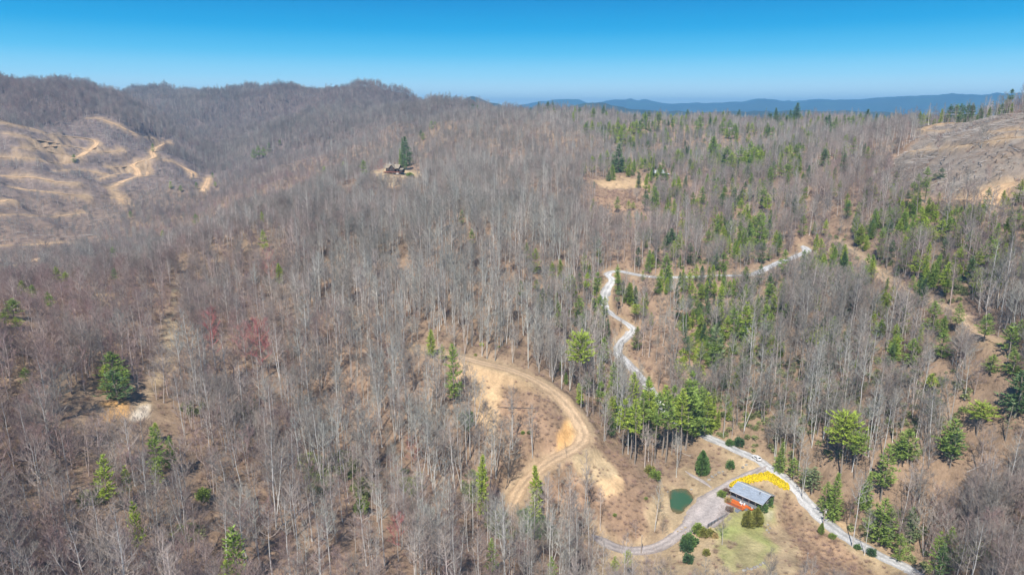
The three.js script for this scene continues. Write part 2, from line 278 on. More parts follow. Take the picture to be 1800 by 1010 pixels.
const eastLabel = ['thin tan track along the skyline edge of the logged eastern slope', 'short tan spur under the skyline track', 'long tan logging road across the upper eastern slope', 'wide tan logging road forking on the eastern slope', 'tan fork running downhill from the wide eastern logging road', 'faint tan track joining the eastern logging road to the woods', 'narrow tan track near the bare crest of the eastern slope'];
['1602,223 1630,221 1660,217 1690,214', '1605,225 1625,228 1647,230', '1622,266 1660,263 1700,256 1750,247 1830,238', '1830,313 1765,328 1742,340 1730,352 1700,353', '1740,338 1745,352 1746,366', '1606,352 1650,352 1700,353', '1752,232 1780,229 1830,226']
  .forEach((p, i) => defineRoad('logging_road', eastLabel[i], [9, 9, 14, 19, 13, 6, 8][i], p, M.far, 'tan logging roads on the cleared eastern slope', { step: 4, clear: 8, lift: .35, ragged: .6, bare: 1, bank: 8 }));
defineRoad('woods_track', 'faint tan trail along the wooded crest behind the knoll', 3.5, '850,262 880,255 905,250 918,246 940,243 975,238', M.far, 0, { step: 4, clear: 12, lift: .6, ragged: .5 });
defineRoad('woods_track', 'old tan track slanting down through the eastern woods', 3.2, '1470,421 1500,440 1530,465 1552,482 1585,505 1615,522 1650,535 1688,552 1705,578 1728,590 1752,605', M.dirt, 0, { step: 3, clear: 6, ragged: .5 });

const roadHash = new Map(), CELL = 12;
roads.forEach((r, k) => r.pts.forEach((p, i) => { const key = Math.floor(p.x / CELL) * 4096 + Math.floor(p.z / CELL); if (!roadHash.has(key)) roadHash.set(key, []); roadHash.get(key).push(k, i); }));
const flares = roads.map((r) => r.flare ? { ...at(r.flare[0], r.flare[1]), R: r.flare[2], add: r.flare[3] } : null);
const widthAt = (k, p) => { const f = flares[k]; return roads[k].width / 2 + (f ? f.add * smooth(f.R, f.R * .3, Math.hypot(p.x - f.x, p.z - f.z)) : 0); };
function nearRoad(x, z) {                                            // distance beyond the edge of the closest road, and that road's height there
  let best = 1e9, y = 0, hit = -1;
  const I = Math.floor(x / CELL), J = Math.floor(z / CELL);
  for (let a = -1; a <= 1; a++) for (let b = -1; b <= 1; b++) {
    const list = roadHash.get((I + a) * 4096 + J + b);
    if (list) for (let q = 0; q < list.length; q += 2) {
      const r = roads[list[q]], i = list[q + 1], p = r.pts[i], n = r.pts[Math.min(i + 1, r.pts.length - 1)], ex = n.x - p.x, ez = n.z - p.z, t = clamp(((x - p.x) * ex + (z - p.z) * ez) / (ex * ex + ez * ez + 1e-9));
      const dd = Math.hypot(x - p.x - ex * t, z - p.z - ez * t) - widthAt(list[q], p);
      if (dd < best) { best = dd; y = lerp(p.y, n.y, t); hit = list[q]; }
    }
  }
  return { d: best, y, k: hit };
}
roadReady = true;
function roadBlend(x, z, h) {                                        // the land, cut and filled to every road that passes here
  const I = Math.floor(x / CELL), J = Math.floor(z / CELL), near = new Map();
  for (let a = -1; a <= 1; a++) for (let b = -1; b <= 1; b++) {
    const list = roadHash.get((I + a) * 4096 + J + b);
    if (list) for (let q = 0; q < list.length; q += 2) {
      const k = list[q], r = roads[k], i = list[q + 1], p = r.pts[i], n = r.pts[Math.min(i + 1, r.pts.length - 1)], ex = n.x - p.x, ez = n.z - p.z, t = clamp(((x - p.x) * ex + (z - p.z) * ez) / (ex * ex + ez * ez + 1e-9));
      const dd = Math.hypot(x - p.x - ex * t, z - p.z - ez * t) - widthAt(k, p), old = near.get(k);
      if (dd < r.bank && (!old || dd < old[0])) near.set(k, [dd, lerp(p.y, n.y, t)]);
    }
  }
  let W = 0, Y = 0, T = 0;
  for (const [k, [d, y]] of near) { const t = smooth(roads[k].bank, .6, d), w = t * t / (.3 + Math.max(0, d)); W += w; Y += w * y; T = Math.max(T, t); }
  return W ? lerp(h, Y / W, T) : h;
}
const pads = [];                                                     // levelled places: the cabin's plot, the pond
function ground(x, z) {
  let h = land(x, z);
  for (const p of pads) { const t = smooth(p.r1, p.r0, p.dist(x, z)); if (t > 0) h = lerp(h, p.y, t); }
  return roadBlend(x, z, h);
}
// ---------------------------------------------------------------- pond and plot levels (before the ground is meshed)
const pondPix = '1171,862 1180,857 1195,855 1212,857 1220,866 1226,877 1223,886 1206,896 1195,902 1180,901 1174,890 1172,876';
const pondY = at(1195, 900).y - .1;
const pondPts = spanOf(pondPix).map(([a, b]) => { const r = ray(a, b), d = (pondY - EYE) / r.slope; return [Math.sin(r.az) * d, -Math.cos(r.az) * d]; });
pads.push({ dist: (x, z) => -inside(pondPts, x, z), r0: -2.5, r1: .2, y: pondY - 1.6 }, { dist: (x, z) => Math.abs(inside(pondPts, x, z) + 1.2) + .8, r0: 1, r1: 4.5, y: pondY + .22 });
const cabinMid = at(1317, 884), cabinTurn = -48.5 * Math.PI / 180, cabinScale = Math.hypot(cabinMid.d, EYE - cabinMid.y) / FPX / .242;
const cabinAt = { x: cabinMid.x + Math.sin(cabinTurn) * 1.95, z: cabinMid.z + Math.cos(cabinTurn) * 1.95 };
cabinAt.y = land(cabinMid.x, cabinMid.z);
pads.push({ dist: (x, z) => Math.hypot(x - cabinMid.x, z - cabinMid.z), r0: 9, r1: 16, y: cabinAt.y });

// ---------------------------------------------------------------- the ground, one sheet to the horizon
{
  const azs = [], ds = [];
  for (let a = -1.02; a <= 1.02; a += .00262) azs.push(a);
  for (let d = 105; d < 18000; d *= d < 460 ? 1.0045 : d < 1700 ? 1.006 : d < 3000 ? 1.012 : 1.035) ds.push(d);
  const na = azs.length, nd = ds.length, P = new Float32Array(na * nd * 3), Cc = new Float32Array(na * nd * 3), U = new Float32Array(na * nd * 2), idx = new Uint32Array((na - 1) * (nd - 1) * 6);
  let q = 0;
  for (let j = 0; j < nd; j++) for (let i = 0; i < na; i++) {
    const x = Math.sin(azs[i]) * ds[j], z = -Math.cos(azs[i]) * ds[j], k = j * na + i;
    P.set([x, ground(x, z), z], k * 3); U.set([x / 26, z / 26], k * 2);
    let c = ds[j] > 3400 ? [.062, .072, .048].map((v, e) => v * (1 + .5 * fbm(x / 240, z / 240, 4)) * (e === 1 && fbm(x / 500, z / 500 + 9, 3) > .18 ? 1.25 : 1)) : soil(x, z).col;
    Cc.set(c.map((v) => clamp(v * 1.25, 0, .95)), k * 3);
  }
  for (let j = 0; j < nd - 1; j++) for (let i = 0; i < na - 1; i++) { const a = j * na + i, b = a + 1, c = a + na, d = c + 1; idx.set([a, b, c, b, d, c], q); q += 6; }
  const g = new THREE.BufferGeometry(); g.setAttribute('position', new THREE.BufferAttribute(P, 3)); g.setAttribute('color', new THREE.BufferAttribute(Cc, 3)); g.setAttribute('uv', new THREE.BufferAttribute(U, 2)); g.setIndex(new THREE.BufferAttribute(idx, 1)); g.computeVertexNormals();
  const o = new THREE.Mesh(g, landMat); o.name = 'ground'; o.castShadow = o.receiveShadow = true; scene.add(o);
  tag(o, 'leaf-strewn forest floor of the steep valley and its hills', 'ground', null, 'structure');
}
roads.forEach((r, k) => {
  const P = [], Cc = [], U = [], idx = [], across = r.width > 8 ? 6 : 8; let run = 0;
  const fade = (i) => Math.min(1, (i + .6) / 3, (r.pts.length - i - .4) / 3);
  r.pts.forEach((p, i) => {
    const a = r.pts[Math.max(0, i - 1)], b = r.pts[Math.min(r.pts.length - 1, i + 1)], l = Math.hypot(b.x - a.x, b.z - a.z) || 1, nx = -(b.z - a.z) / l, nz = (b.x - a.x) / l, w = widthAt(k, p) * fade(i);
    if (i) run += Math.hypot(p.x - r.pts[i - 1].x, p.z - r.pts[i - 1].z);
    for (let s = 0; s <= across; s++) {
      const t = s / across * 2 - 1, rag = 1 + r.ragged * 1.3 * fbm(run / (r.width * .9) + t * 4 + k * 9, t * 1.3, 3), off = t * w * rag, x = p.x + nx * off, z = p.z + nz * off;
      const far = Math.hypot(x, z) > 620, y = far ? lerp(p.y, ground(x, z), .5) + r.lift * (1 - .6 * t * t) : ground(x, z) + r.lift * (1 - .85 * Math.abs(t) ** 4) + .05 * (1 - t * t) + .004 * k;
      P.push(x, y, z); U.push(off / 7, run / 7);
      const rut = Math.exp(-(((Math.abs(t) - .42) / .16) ** 2)), v = .90 + .20 * rut - .20 * smooth(.6, 1, Math.abs(t)) + .34 * fbm(x / 3.5, z / 3.5, 3) + .2 * fbm(x / 14, z / 14, 2) - .14 * Math.exp(-((t / .17) ** 2));
      Cc.push(v, v * (1 - .03 * Math.abs(t)), v * (1 - .06 * Math.abs(t)));
    }
    if (i) for (let s = 0; s < across; s++) { const c = (i - 1) * (across + 1) + s, d = c + across + 1; idx.push(c, d, c + 1, c + 1, d, d + 1); }
  });
  const g = new THREE.BufferGeometry(); g.setAttribute('position', new THREE.Float32BufferAttribute(P, 3)); g.setAttribute('color', new THREE.Float32BufferAttribute(Cc, 3)); g.setAttribute('uv', new THREE.Float32BufferAttribute(U, 2)); g.setIndex(idx); g.computeVertexNormals();
  const o = new THREE.Mesh(g, r.material); o.name = numbered(r.name); o.receiveShadow = true; scene.add(o); tag(o, r.label, 'road', r.group || null, 'structure');
});
// ---------------------------------------------------------------- leafless trees
const BARK = [.50, .47, .43];
function bareTree(o) {                                               // o: height, clear stem share, crown radius, limbs, twigs, upward angle
  const trunk = new Soup(), crown = new Soup(), H = o.h, bend = rr(0, 6.28), amt = H * rr(.01, o.bend ?? .03), tint = o.bark ?? BARK;
  const axis = (t) => V(Math.cos(bend) * amt * Math.sin(t * 2.4) + .12 * Math.sin(t * 17 + bend), t * H, Math.sin(bend) * amt * Math.sin(t * 2.9));
  const R0 = o.r ?? H * .0095, rad = (t) => R0 * (1 - t) ** .75 * (1 + .5 * Math.exp(-t * 40)) + .02;
  const ts = [-.05, .0, .04, .15, .3, .45, .6, .74, .88, 1];
  trunk.tube(ts.map(axis), ts.map((t) => rad(Math.max(0, t))), 5, tint);
  const twigC = o.twig ?? [.40, .36, .33], limbC = [0, 1, 2].map((c) => lerp(tint[c], twigC[c], .55));
  for (let k = 0; k < o.limbs; k++) {
    const t = lerp(o.clear, .96, ((k + rr(0, .8)) / o.limbs) ** (o.pow ?? .9)), s = (t - o.clear) / (1 - o.clear), base = axis(t), az = k * 2.4 + rr(-.5, .5);
    const L = o.spread * (o.shape === 'round' ? Math.sqrt(Math.max(.06, 1 - (s * .95) ** 2)) * lerp(.75, 1, Math.sin(Math.min(1, s * 2.2) * 1.57)) : (1 - s * .75)) * rr(.7, 1.15) + .5, up = lerp(o.up - .25, o.up + .3, s) + rr(-.15, .15);
    const pts = [base], dir = V(Math.cos(az) * Math.cos(up), Math.sin(up), Math.sin(az) * Math.cos(up));
    let p = base.clone(); const seg = 4;
    for (let q = 1; q <= seg; q++) { p = p.clone().addScaledVector(dir, L / seg); dir.add(V(rr(-.22, .22), o.curl ?? .16, rr(-.22, .22))).normalize(); pts.push(p); }
    const r1 = Math.min(rad(t) * .62, .035 + L * .016);
    crown.tube(pts, [r1, r1 * .8, r1 * .58, r1 * .36, .012], 3, limbC);
    const along = (u) => { const f = clamp(u) * seg, i = Math.min(seg - 1, f | 0); return pts[i].clone().lerp(pts[i + 1], f - i); };
    const nb = Math.round(L * (o.subs ?? 1.5)) + 2;
    for (let b = 0; b < nb; b++) {
      const u = rr(.22, 1), from = along(u), d2 = dir.clone().add(V(rr(-1, 1), rr(-.25, .8), rr(-1, 1))).normalize(), l2 = (L * .42 * (1.15 - u * .55) + .5) * rr(.6, 1.1), mid = from.clone().addScaledVector(d2, l2 * .55), end = mid.clone().addScaledVector(d2.clone().add(V(0, .3, 0)).normalize(), l2 * .5);
      crown.tube([from, mid, end], [r1 * .38 + .008, r1 * .26 + .006, .008], 3, limbC);
      const nt = Math.round((o.twigs ?? 5) * rr(.6, 1.4));
      for (let w = 0; w < nt; w++) {
        const e = rr(.15, 1), f = (e < .55 ? from.clone().lerp(mid, e / .55) : mid.clone().lerp(end, (e - .55) / .45)), d3 = d2.clone().add(V(rr(-.9, .9), rr(-.2, 1), rr(-.9, .9))).normalize(), l3 = rr(.6, 1.7) * (o.twigL ?? 1), g = f.clone().addScaledVector(d3, l3), side = V(rr(-1, 1), rr(-1, 1), rr(-1, 1)).cross(d3).normalize().multiplyScalar((o.twigW ?? .022) * rr(.7, 1.3)), v = rr(.8, 1.2);
        crown.tri(f.clone().add(side), f.clone().sub(side), g, twigC.map((c) => c * v));
      }
    }
  }
  if (o.fork) for (const s of [trunk, crown]) { const a = s.p, n = a.length, c0 = Math.cos(o.fork), s0 = Math.sin(o.fork), y0 = H * .12; for (let i = 0; i < n; i += 3) { const y = (a[i + 1] - y0) * .86; if (s === trunk && y < -.5 * y0) { a.push(a[i], a[i + 1], a[i + 2]); continue; } a.push(-a[i] * c0 * .86 + y * s0, y0 + a[i] * s0 * .86 + y * c0, -a[i + 2] * .86); } s.c.push(...s.c); }
  return { trunk: trunk.geo(), crown: crown.geo(), h: H, both: merged([trunk.geo(), crown.geo()]), n: (trunk.p.length + crown.p.length) / 9 };
}
const grey = [.315, .298, .265], mauve = [.285, .225, .21], tanT = [.31, .25, .185], redT = [.50, .22, .20], dim = [.33, .29, .27];
const kinds = {
  poplar: [0, 1, 2, 3, 4, 5].map((i) => bareTree({ h: 27 + i % 3 * 2.5, clear: [.48, .56, .42, .60, .52, .46][i], spread: 4.5 + i % 2 * .9, limbs: 18, up: .72, twigs: 6, subs: 1.5, twig: grey, bark: [.58, .56, .52], r: .20, fork: [0, 0, .13, 0, 0, -.2][i] })),
  oak: [0, 1, 2, 3, 4].map((i) => bareTree({ h: 21 + i % 3 * 2, clear: [.32, .4, .28, .36, .45][i], spread: 5.6 + i % 2, limbs: 19, up: .5, twigs: 7, subs: 1.45, twig: [.295, .272, .24], bark: [.43, .405, .37], shape: 'round', bend: .06, fork: [0, .24, 0, -.3, 0][i] })),
  maple: [0, 1, 2, 3].map((i) => bareTree({ h: 15 + i * 1.6, clear: [.24, .3, .2, .35][i], spread: 4.3 + i % 2 * .8, limbs: 17, up: .62, twigs: 7, subs: 1.7, twig: mauve, bark: [.43, .40, .37], shape: 'round', bend: .06, r: .15 })),
  sapling: [0, 1, 2].map((i) => bareTree({ h: 8 + i * 2, clear: .18, spread: 2.4, limbs: 13, up: .8, twigs: 5, subs: 1.8, twig: tanT, bark: [.45, .41, .36], r: .07, bend: .08 })),
};
const brushGeo = [0, 1, 2].map((i) => { const s = new Soup(); for (let k = 0; k < 70; k++) { const a = rr(0, 6.28), r = rr(0, .7), up = rr(.5, 1.4), l = rr(.7, 2.3), f = V(Math.cos(a) * r, rr(0, .5), Math.sin(a) * r), d = V(Math.cos(a + rr(-.8, .8)) * Math.cos(up), Math.sin(up), Math.sin(a + rr(-.8, .8)) * Math.cos(up)), sd = V(rr(-1, 1), rr(-1, 1), rr(-1, 1)).cross(d).normalize().multiplyScalar(rr(.015, .035)), v = rr(.7, 1.25); s.tri(f.clone().add(sd), f.clone().sub(sd), f.clone().addScaledVector(d, l), [.36 * v, .26 * v, .20 * v]); } return s.geo(); });

// what grows where: bearings with the make-up of the wood around them (poplar, oak, maple, sapling shares), closeness in metres, warmth of the twigs
const woods = `0,930 .05,.2,.65,.1 4.2 .55;150,760 .05,.2,.6,.15 4.0 .6;300,930 .1,.2,.6,.1 4.3 .6;60,620 .05,.15,.65,.15 3.6 .7;200,560 .0,.2,.6,.2 3.6 .6;330,640 .35,.3,.25,.1 5.0 .4;330,800 .3,.3,.3,.1 4.7 .4;450,620 .2,.3,.45,.05 4.4 .7;430,760 .3,.3,.3,.1 4.6 .5;450,930 .12,.28,.5,.1 4.6 .5;560,560 .55,.3,.15,.0 4.9 .3;560,720 .6,.25,.15,.0 5.0 .3;640,820 .7,.2,.1,.0 4.9 .25;580,950 .25,.25,.4,.1 5.4 .5;740,930 .5,.2,.25,.05 5.2 .45;840,880 .7,.15,.15,.0 5.2 .3;720,740 .8,.15,.05,.0 4.5 .2;800,560 .85,.15,.0,.0 4.8 .15;950,560 .85,.1,.05,.0 4.7 .2;640,480 .55,.4,.05,.0 5.0 .15;780,440 .6,.4,.0,.0 5.0 .15;930,440 .6,.4,.0,.0 5.0 .15;640,380 .3,.55,.15,.0 5.0 .35;500,420 .3,.4,.3,.0 4.3 .45;400,470 .2,.4,.4,.0 4.0 .6;480,340 .1,.4,.5,.0 4.2 .7;820,340 .4,.5,.1,.0 5.0 .25;970,340 .4,.5,.1,.0 5.2 .3;900,260 .3,.6,.1,.0 5.2 .3;760,270 .2,.6,.2,.0 5.4 .35;1090,370 .0,.2,.3,.5 6.5 .5;1100,440 .3,.4,.3,.0 5.5 .4;1020,640 .8,.1,.1,.0 5.0 .25;1100,760 .75,.15,.1,.0 5.4 .25;1060,580 .5,.3,.2,.0 5.5 .3;1170,600 .2,.4,.2,.2 6.4 .3;1260,680 .35,.45,.1,.1 4.7 .25;1360,600 .4,.45,.1,.05 4.5 .25;1430,680 .5,.35,.1,.05 3.9 .25;1560,680 .4,.45,.1,.05 3.5 .3;1680,660 .3,.5,.15,.05 3.4 .3;1780,780 .15,.5,.3,.05 3.3 .45;1660,880 .2,.5,.25,.05 3.3 .5;1740,960 .15,.5,.3,.05 3.3 .5;1500,840 .5,.4,.0,.1 3.6 .25;1250,560 .4,.4,.1,.1 5.6 .25;1350,520 .3,.55,.1,.05 4.7 .25;1500,520 .3,.55,.1,.05 4.8 .3;1640,480 .2,.4,.4,.0 5.6 .45;1780,480 .2,.4,.4,.0 5.6 .5;1250,430 .3,.5,.2,.0 5.8 .35;1420,400 .3,.4,.3,.0 5.6 .4;1580,400 .2,.4,.4,.0 5.6 .5;1230,350 .2,.5,.3,.0 5.8 .45;1400,330 .2,.5,.3,.0 5.6 .45;1540,330 .1,.4,.5,.0 5.8 .5;1200,250 .45,.5,.05,.0 5.6 .25;1350,250 .5,.4,.1,.0 5.4 .3;1500,270 .5,.3,.2,.0 5.4 .4;1080,220 .4,.5,.1,.0 5.2 .3;1300,200 .2,.5,.3,.0 5.4 .5;1560,220 .4,.3,.3,.0 5.4 .5;1700,196 .4,.4,.2,.0 5.5 .4;80,420 .1,.6,.3,.0 5.6 .35;150,300 .2,.6,.2,.0 5.8 .3;60,180 .0,.5,.5,.0 4.9 .75;180,200 .0,.6,.4,.0 4.9 .6;300,240 .1,.6,.3,.0 5.0 .5;330,190 .1,.7,.2,.0 5.0 .4;430,260 .1,.7,.2,.0 5.0 .35;540,180 .0,.6,.4,.0 5.0 .6;620,230 .1,.7,.2,.0 5.0 .4;420,330 .1,.6,.3,.0 5.2 .45;680,250 .2,.6,.2,.0 5.8 .3`.split(/[;\n]/).map((s) => { const [p, m, gap, warm] = s.split(' '), [px, py] = p.split(',').map(Number), q = at(px, py); return { u: Math.atan2(q.x, -q.z), v: Math.log(q.d), mix: m.split(',').map(Number), gap: +gap, warm: +warm }; });
function woodAt(x, z) {                                              // blend of the two closest descriptions, wandering with noise
  const u = Math.atan2(x, -z) + .05 * fbm(x / 45, z / 45, 2), v = Math.log(Math.hypot(x, z)) + .06 * fbm(x / 45 + 20, z / 45, 2);
  let a = null, b = null, da = 1e9, db = 1e9;
  for (const w of woods) { const d = (w.u - u) ** 2 + (w.v - v) ** 2; if (d < da) { b = a; db = da; a = w; da = d; } else if (d < db) { b = w; db = d; } }
  return rnd() < da / (da + db) ? b : a;
}
// what the hills hide: highest sight-line slope met before each range, per bearing
const HB = 400, HD = 260, hor = new Float32Array(HB * HD), hD = (j) => 100 * 1.0128 ** j;
for (let i = 0; i < HB; i++) { const az = lerp(-.86, .86, i / (HB - 1)); let m = -9; for (let j = 0; j < HD; j++) { hor[i * HD + j] = m; const d = hD(j), x = Math.sin(az) * d, z = -Math.cos(az) * d; m = Math.max(m, (land(x, z) - EYE) / d); } }
const hidden = (x, z, top) => { const d = Math.hypot(x, z), i = Math.round((Math.atan2(x, -z) + .86) / 1.72 * (HB - 1)), j = Math.floor(Math.log(d / 100) / Math.log(1.0128)); return i < 0 || i >= HB || (top - EYE) / d < hor[i * HD + clamp(j, 0, HD - 1)] - .002; };
function pixelOf(x, y, z) { const dy = y - EYE, f = -z * Math.cos(PITCH) - dy * Math.sin(PITCH), u = dy * Math.cos(PITCH) - z * Math.sin(PITCH); return [900 + FPX * x / f, 505 - FPX * u / f, f]; }

const trees = [], brushes = [], keepOut = [];                        // keepOut: spots taken by evergreens and houses
function clearOfRoads(x, z, d, tall) {
  const r = nearRoad(x, z); if (r.d < (d < 700 ? 1.4 : 2.5)) return false;
  if (tall) for (let k = 4; k <= 14; k += 5) { const x2 = x * (1 + k / d), z2 = z * (1 + k / d), n = nearRoad(x2, z2); if (n.k >= 0 && n.d < 0 && k <= roads[n.k].clearFront) return rnd() < .12; }
  return true;
}
const plain = new THREE.MeshStandardMaterial({ vertexColors: true, roughness: .95 });
// ---------------------------------------------------------------- evergreens
function evergreen(o) {                                              // h, from: where the crown begins, spread, whorls, layered: gaps between plumes, shape
  const trunk = new Soup(), crown = new Soup(), H = o.h, ph = rr(0, 6.28);
  const axis = (t) => V(.25 * Math.sin(t * 5 + ph), t * H, .25 * Math.cos(t * 4 + ph));
  const ts = [-.03, 0, .1, .25, .4, .55, .7, .85, .97], rad = (t) => H * .011 * (1 - t) ** .8 + .03;
  trunk.tube(ts.map(axis), ts.map((t) => rad(Math.max(0, t))), 6, [.30, .255, .21]);
  for (let k = 0; k < (o.stubs ?? 8); k++) { const t = rr(.12, o.from + .1), p = axis(t), a = rr(0, 6.28), l = rr(.6, 2); trunk.tube([p, p.clone().add(V(Math.cos(a) * l, rr(-.3, .3), Math.sin(a) * l))], [.045, .012], 3, [.30, .26, .22]); }
  for (let k = 0; k < o.whorls; k++) {
    const s = clamp((k + rr(-.25, .25)) / o.whorls, 0, .99), t = clamp(lerp(o.from, .99, s), 0, .985), base = axis(t);
    const prof = o.shape === 'umbrella' ? Math.sqrt(Math.max(.02, 1 - (s * 1.02 - .22) ** 2 / .66)) : o.shape === 'cone' ? (1 - s) ** .85 * smooth(-.12, .16, s) + .03 : o.shape === 'column' ? Math.min(1, (1 - s) * 2.2) ** .8 * .9 + .06 : (1 - s ** 1.7) * smooth(-.25, .3, s) + .05;
    if (o.gappy && hash(k * 3 + 1, Math.floor(ph * 100)) < o.gappy) continue;
    const nb = Math.max(3, Math.round((o.per ?? 6) * (prof > .3 ? 1 : .7)));
    for (let b = 0; b < nb; b++) {
      const a = (b + rr(-.3, .3)) / nb * 6.283 + k * 1.9, L = Math.max(.35, o.spread * prof * rr(.6, 1.18)), rise = lerp(o.low ?? -.05, .75, s ** 1.3) + rr(-.14, .14), d = V(Math.cos(a) * Math.cos(rise), Math.sin(rise), Math.sin(a) * Math.cos(rise)), tip = base.clone().addScaledVector(d, L); tip.y += L * (o.droop ?? .05);
      crown.tube([base, tip], [.02 + L * .014, .012], 3, [.26, .22, .17]);
      const nc = Math.max(2, Math.round(L * (o.dense ?? 1.9)));
      for (let c = 0; c < nc; c++) {
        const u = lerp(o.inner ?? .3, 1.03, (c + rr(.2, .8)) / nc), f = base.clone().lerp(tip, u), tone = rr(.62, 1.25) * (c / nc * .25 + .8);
        f.add(V(rr(-.16, .16), rr(-.06, .12), rr(-.16, .16)).multiplyScalar(L * .55));
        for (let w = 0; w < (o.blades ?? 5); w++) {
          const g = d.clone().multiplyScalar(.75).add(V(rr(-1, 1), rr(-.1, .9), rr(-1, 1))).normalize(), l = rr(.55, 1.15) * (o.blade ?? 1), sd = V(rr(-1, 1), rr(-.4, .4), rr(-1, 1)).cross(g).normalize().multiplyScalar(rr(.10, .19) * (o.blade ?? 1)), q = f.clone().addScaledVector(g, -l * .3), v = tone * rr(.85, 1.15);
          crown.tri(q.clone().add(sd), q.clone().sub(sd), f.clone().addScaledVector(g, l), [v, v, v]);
        }
      }
    }
  }
  return { trunk: trunk.geo(), crown: crown.geo(), h: H, n: (trunk.p.length + crown.p.length) / 9 };
}
const ever = {
  w: [0, 1, 2, 3].map((i) => evergreen({ h: 20, from: [.16, .25, .12, .3][i], spread: [4.3, 3.9, 4.7, 4.0][i], whorls: 17, gappy: .18, per: 6, blades: 5, dense: 1.45 })),   // layered pine
  t: [0, 1, 2].map((i) => evergreen({ h: 24, from: [.5, .58, .45][i], spread: 3.4, whorls: 13, gappy: .12, per: 6, blades: 5, dense: 1.6, stubs: 16 })),                         // pine on a long bare stem
  u: [0, 1].map(() => evergreen({ h: 24, from: .6, spread: 6.2, whorls: 10, per: 8, shape: 'umbrella', blades: 5, dense: 1.35, low: .1, stubs: 12 })),                              // wide-topped pine
  h: [0, 1].map((i) => evergreen({ h: 18, from: .06, spread: 4.0, whorls: 22, per: 7, shape: 'cone', droop: -.18, low: -.25, blades: 4, dense: 1.5 })),                             // dense hemlock
  s: [0, 1].map((i) => evergreen({ h: 18, from: .12, spread: 2.4, whorls: 22, per: 5, shape: 'column', blades: 5, dense: 1.9 })),                                                   // slim pine
  d: [0].map(() => evergreen({ h: 20, from: .35, spread: 3.2, whorls: 14, gappy: .4, per: 4, blades: 2, dense: .8, stubs: 30 })),                                                   // thin, half-dead
};
const needles = { y: [.330, .415, .055], m: [.225, .315, .060], d: [.120, .195, .068], g: [.23, .29, .13] };
const needleMat = {}; for (const n in needles) needleMat[n] = new THREE.MeshStandardMaterial({ color: new THREE.Color().setRGB(...needles[n].map((c) => c * 1.25)), vertexColors: true, roughness: .7 });
const kindWord = { w: 'layered pine', t: 'pine on a long bare stem', u: 'flat-topped pine', h: 'dense hemlock', s: 'slim pine', d: 'thin ragged conifer' }, toneWord = { y: 'yellow-green', m: 'mid-green', d: 'dark green', g: 'greyish green' };
const ordinal = ['first', 'second', 'third', 'fourth', 'fifth', 'sixth', 'seventh', 'eighth', 'ninth', 'tenth', 'eleventh', 'twelfth', 'thirteenth', 'fourteenth', 'fifteenth', 'sixteenth', 'seventeenth', 'eighteenth', 'nineteenth', 'twentieth'];
const everProto = {};
function plantEvergreen(px, top, base, kind, tone, width) {
  const p = at(px, base), r = ray(px, base), slant = Math.hypot(p.d, EYE - p.y) * Math.cos(Math.atan(Math.hypot(px - 900, base - 505) / FPX)), tilt = Math.cos(Math.atan(r.slope));
  let hgt = (base - top) * slant / FPX / tilt; hgt = clamp(hgt, 4, 34);
  const list = ever[kind], v = Math.floor(rnd() * list.length), k = list[v], sy = hgt / k.h, sx = width ? width * slant / FPX / (2 * { w: 4.2, t: 3.8, u: 6, h: 3.8, s: 2.3, d: 3 }[kind]) : Math.max(sy * rr(.9, 1.15), .55) * (1.12 + .25 * smooth(450, 800, p.d)) * (kind === 't' ? .8 : 1);
  const key = kind + v; let o;
  if (!everProto[key]) { o = everProto[key] = new THREE.Group(); part('trunk', k.trunk, plain, o); part('crown', k.crown, needleMat[tone], o); } else o = everProto[key].clone();
  o.children[1].material = needleMat[tone];
  o.position.set(p.x, ground(p.x, p.z) - .15, p.z); o.rotation.y = rr(0, 6.28); o.scale.set(sx, sy, sx); scene.add(o);
  const w = { w: 3.6, t: 2.8, u: 5.4, h: 3.4, s: 2, d: 2 }[kind] * sx, open = (kind === 't' || kind === 'u' ? 7 : 12) + clamp((p.d - 350) * .04, 0, 22);
  keepOut.push({ x: p.x, z: p.z, r: w * (kind === 't' || kind === 'u' ? .5 : .9), d: p.d, nx: p.x / p.d, nz: p.z / p.d, front: open, w: w * 1.05 + (p.d > 420 ? 1.5 : 0), see: o.position.y + hgt * (kind === 't' || kind === 'u' ? .5 : p.d > 450 ? .22 : .36) });
  return o;
}
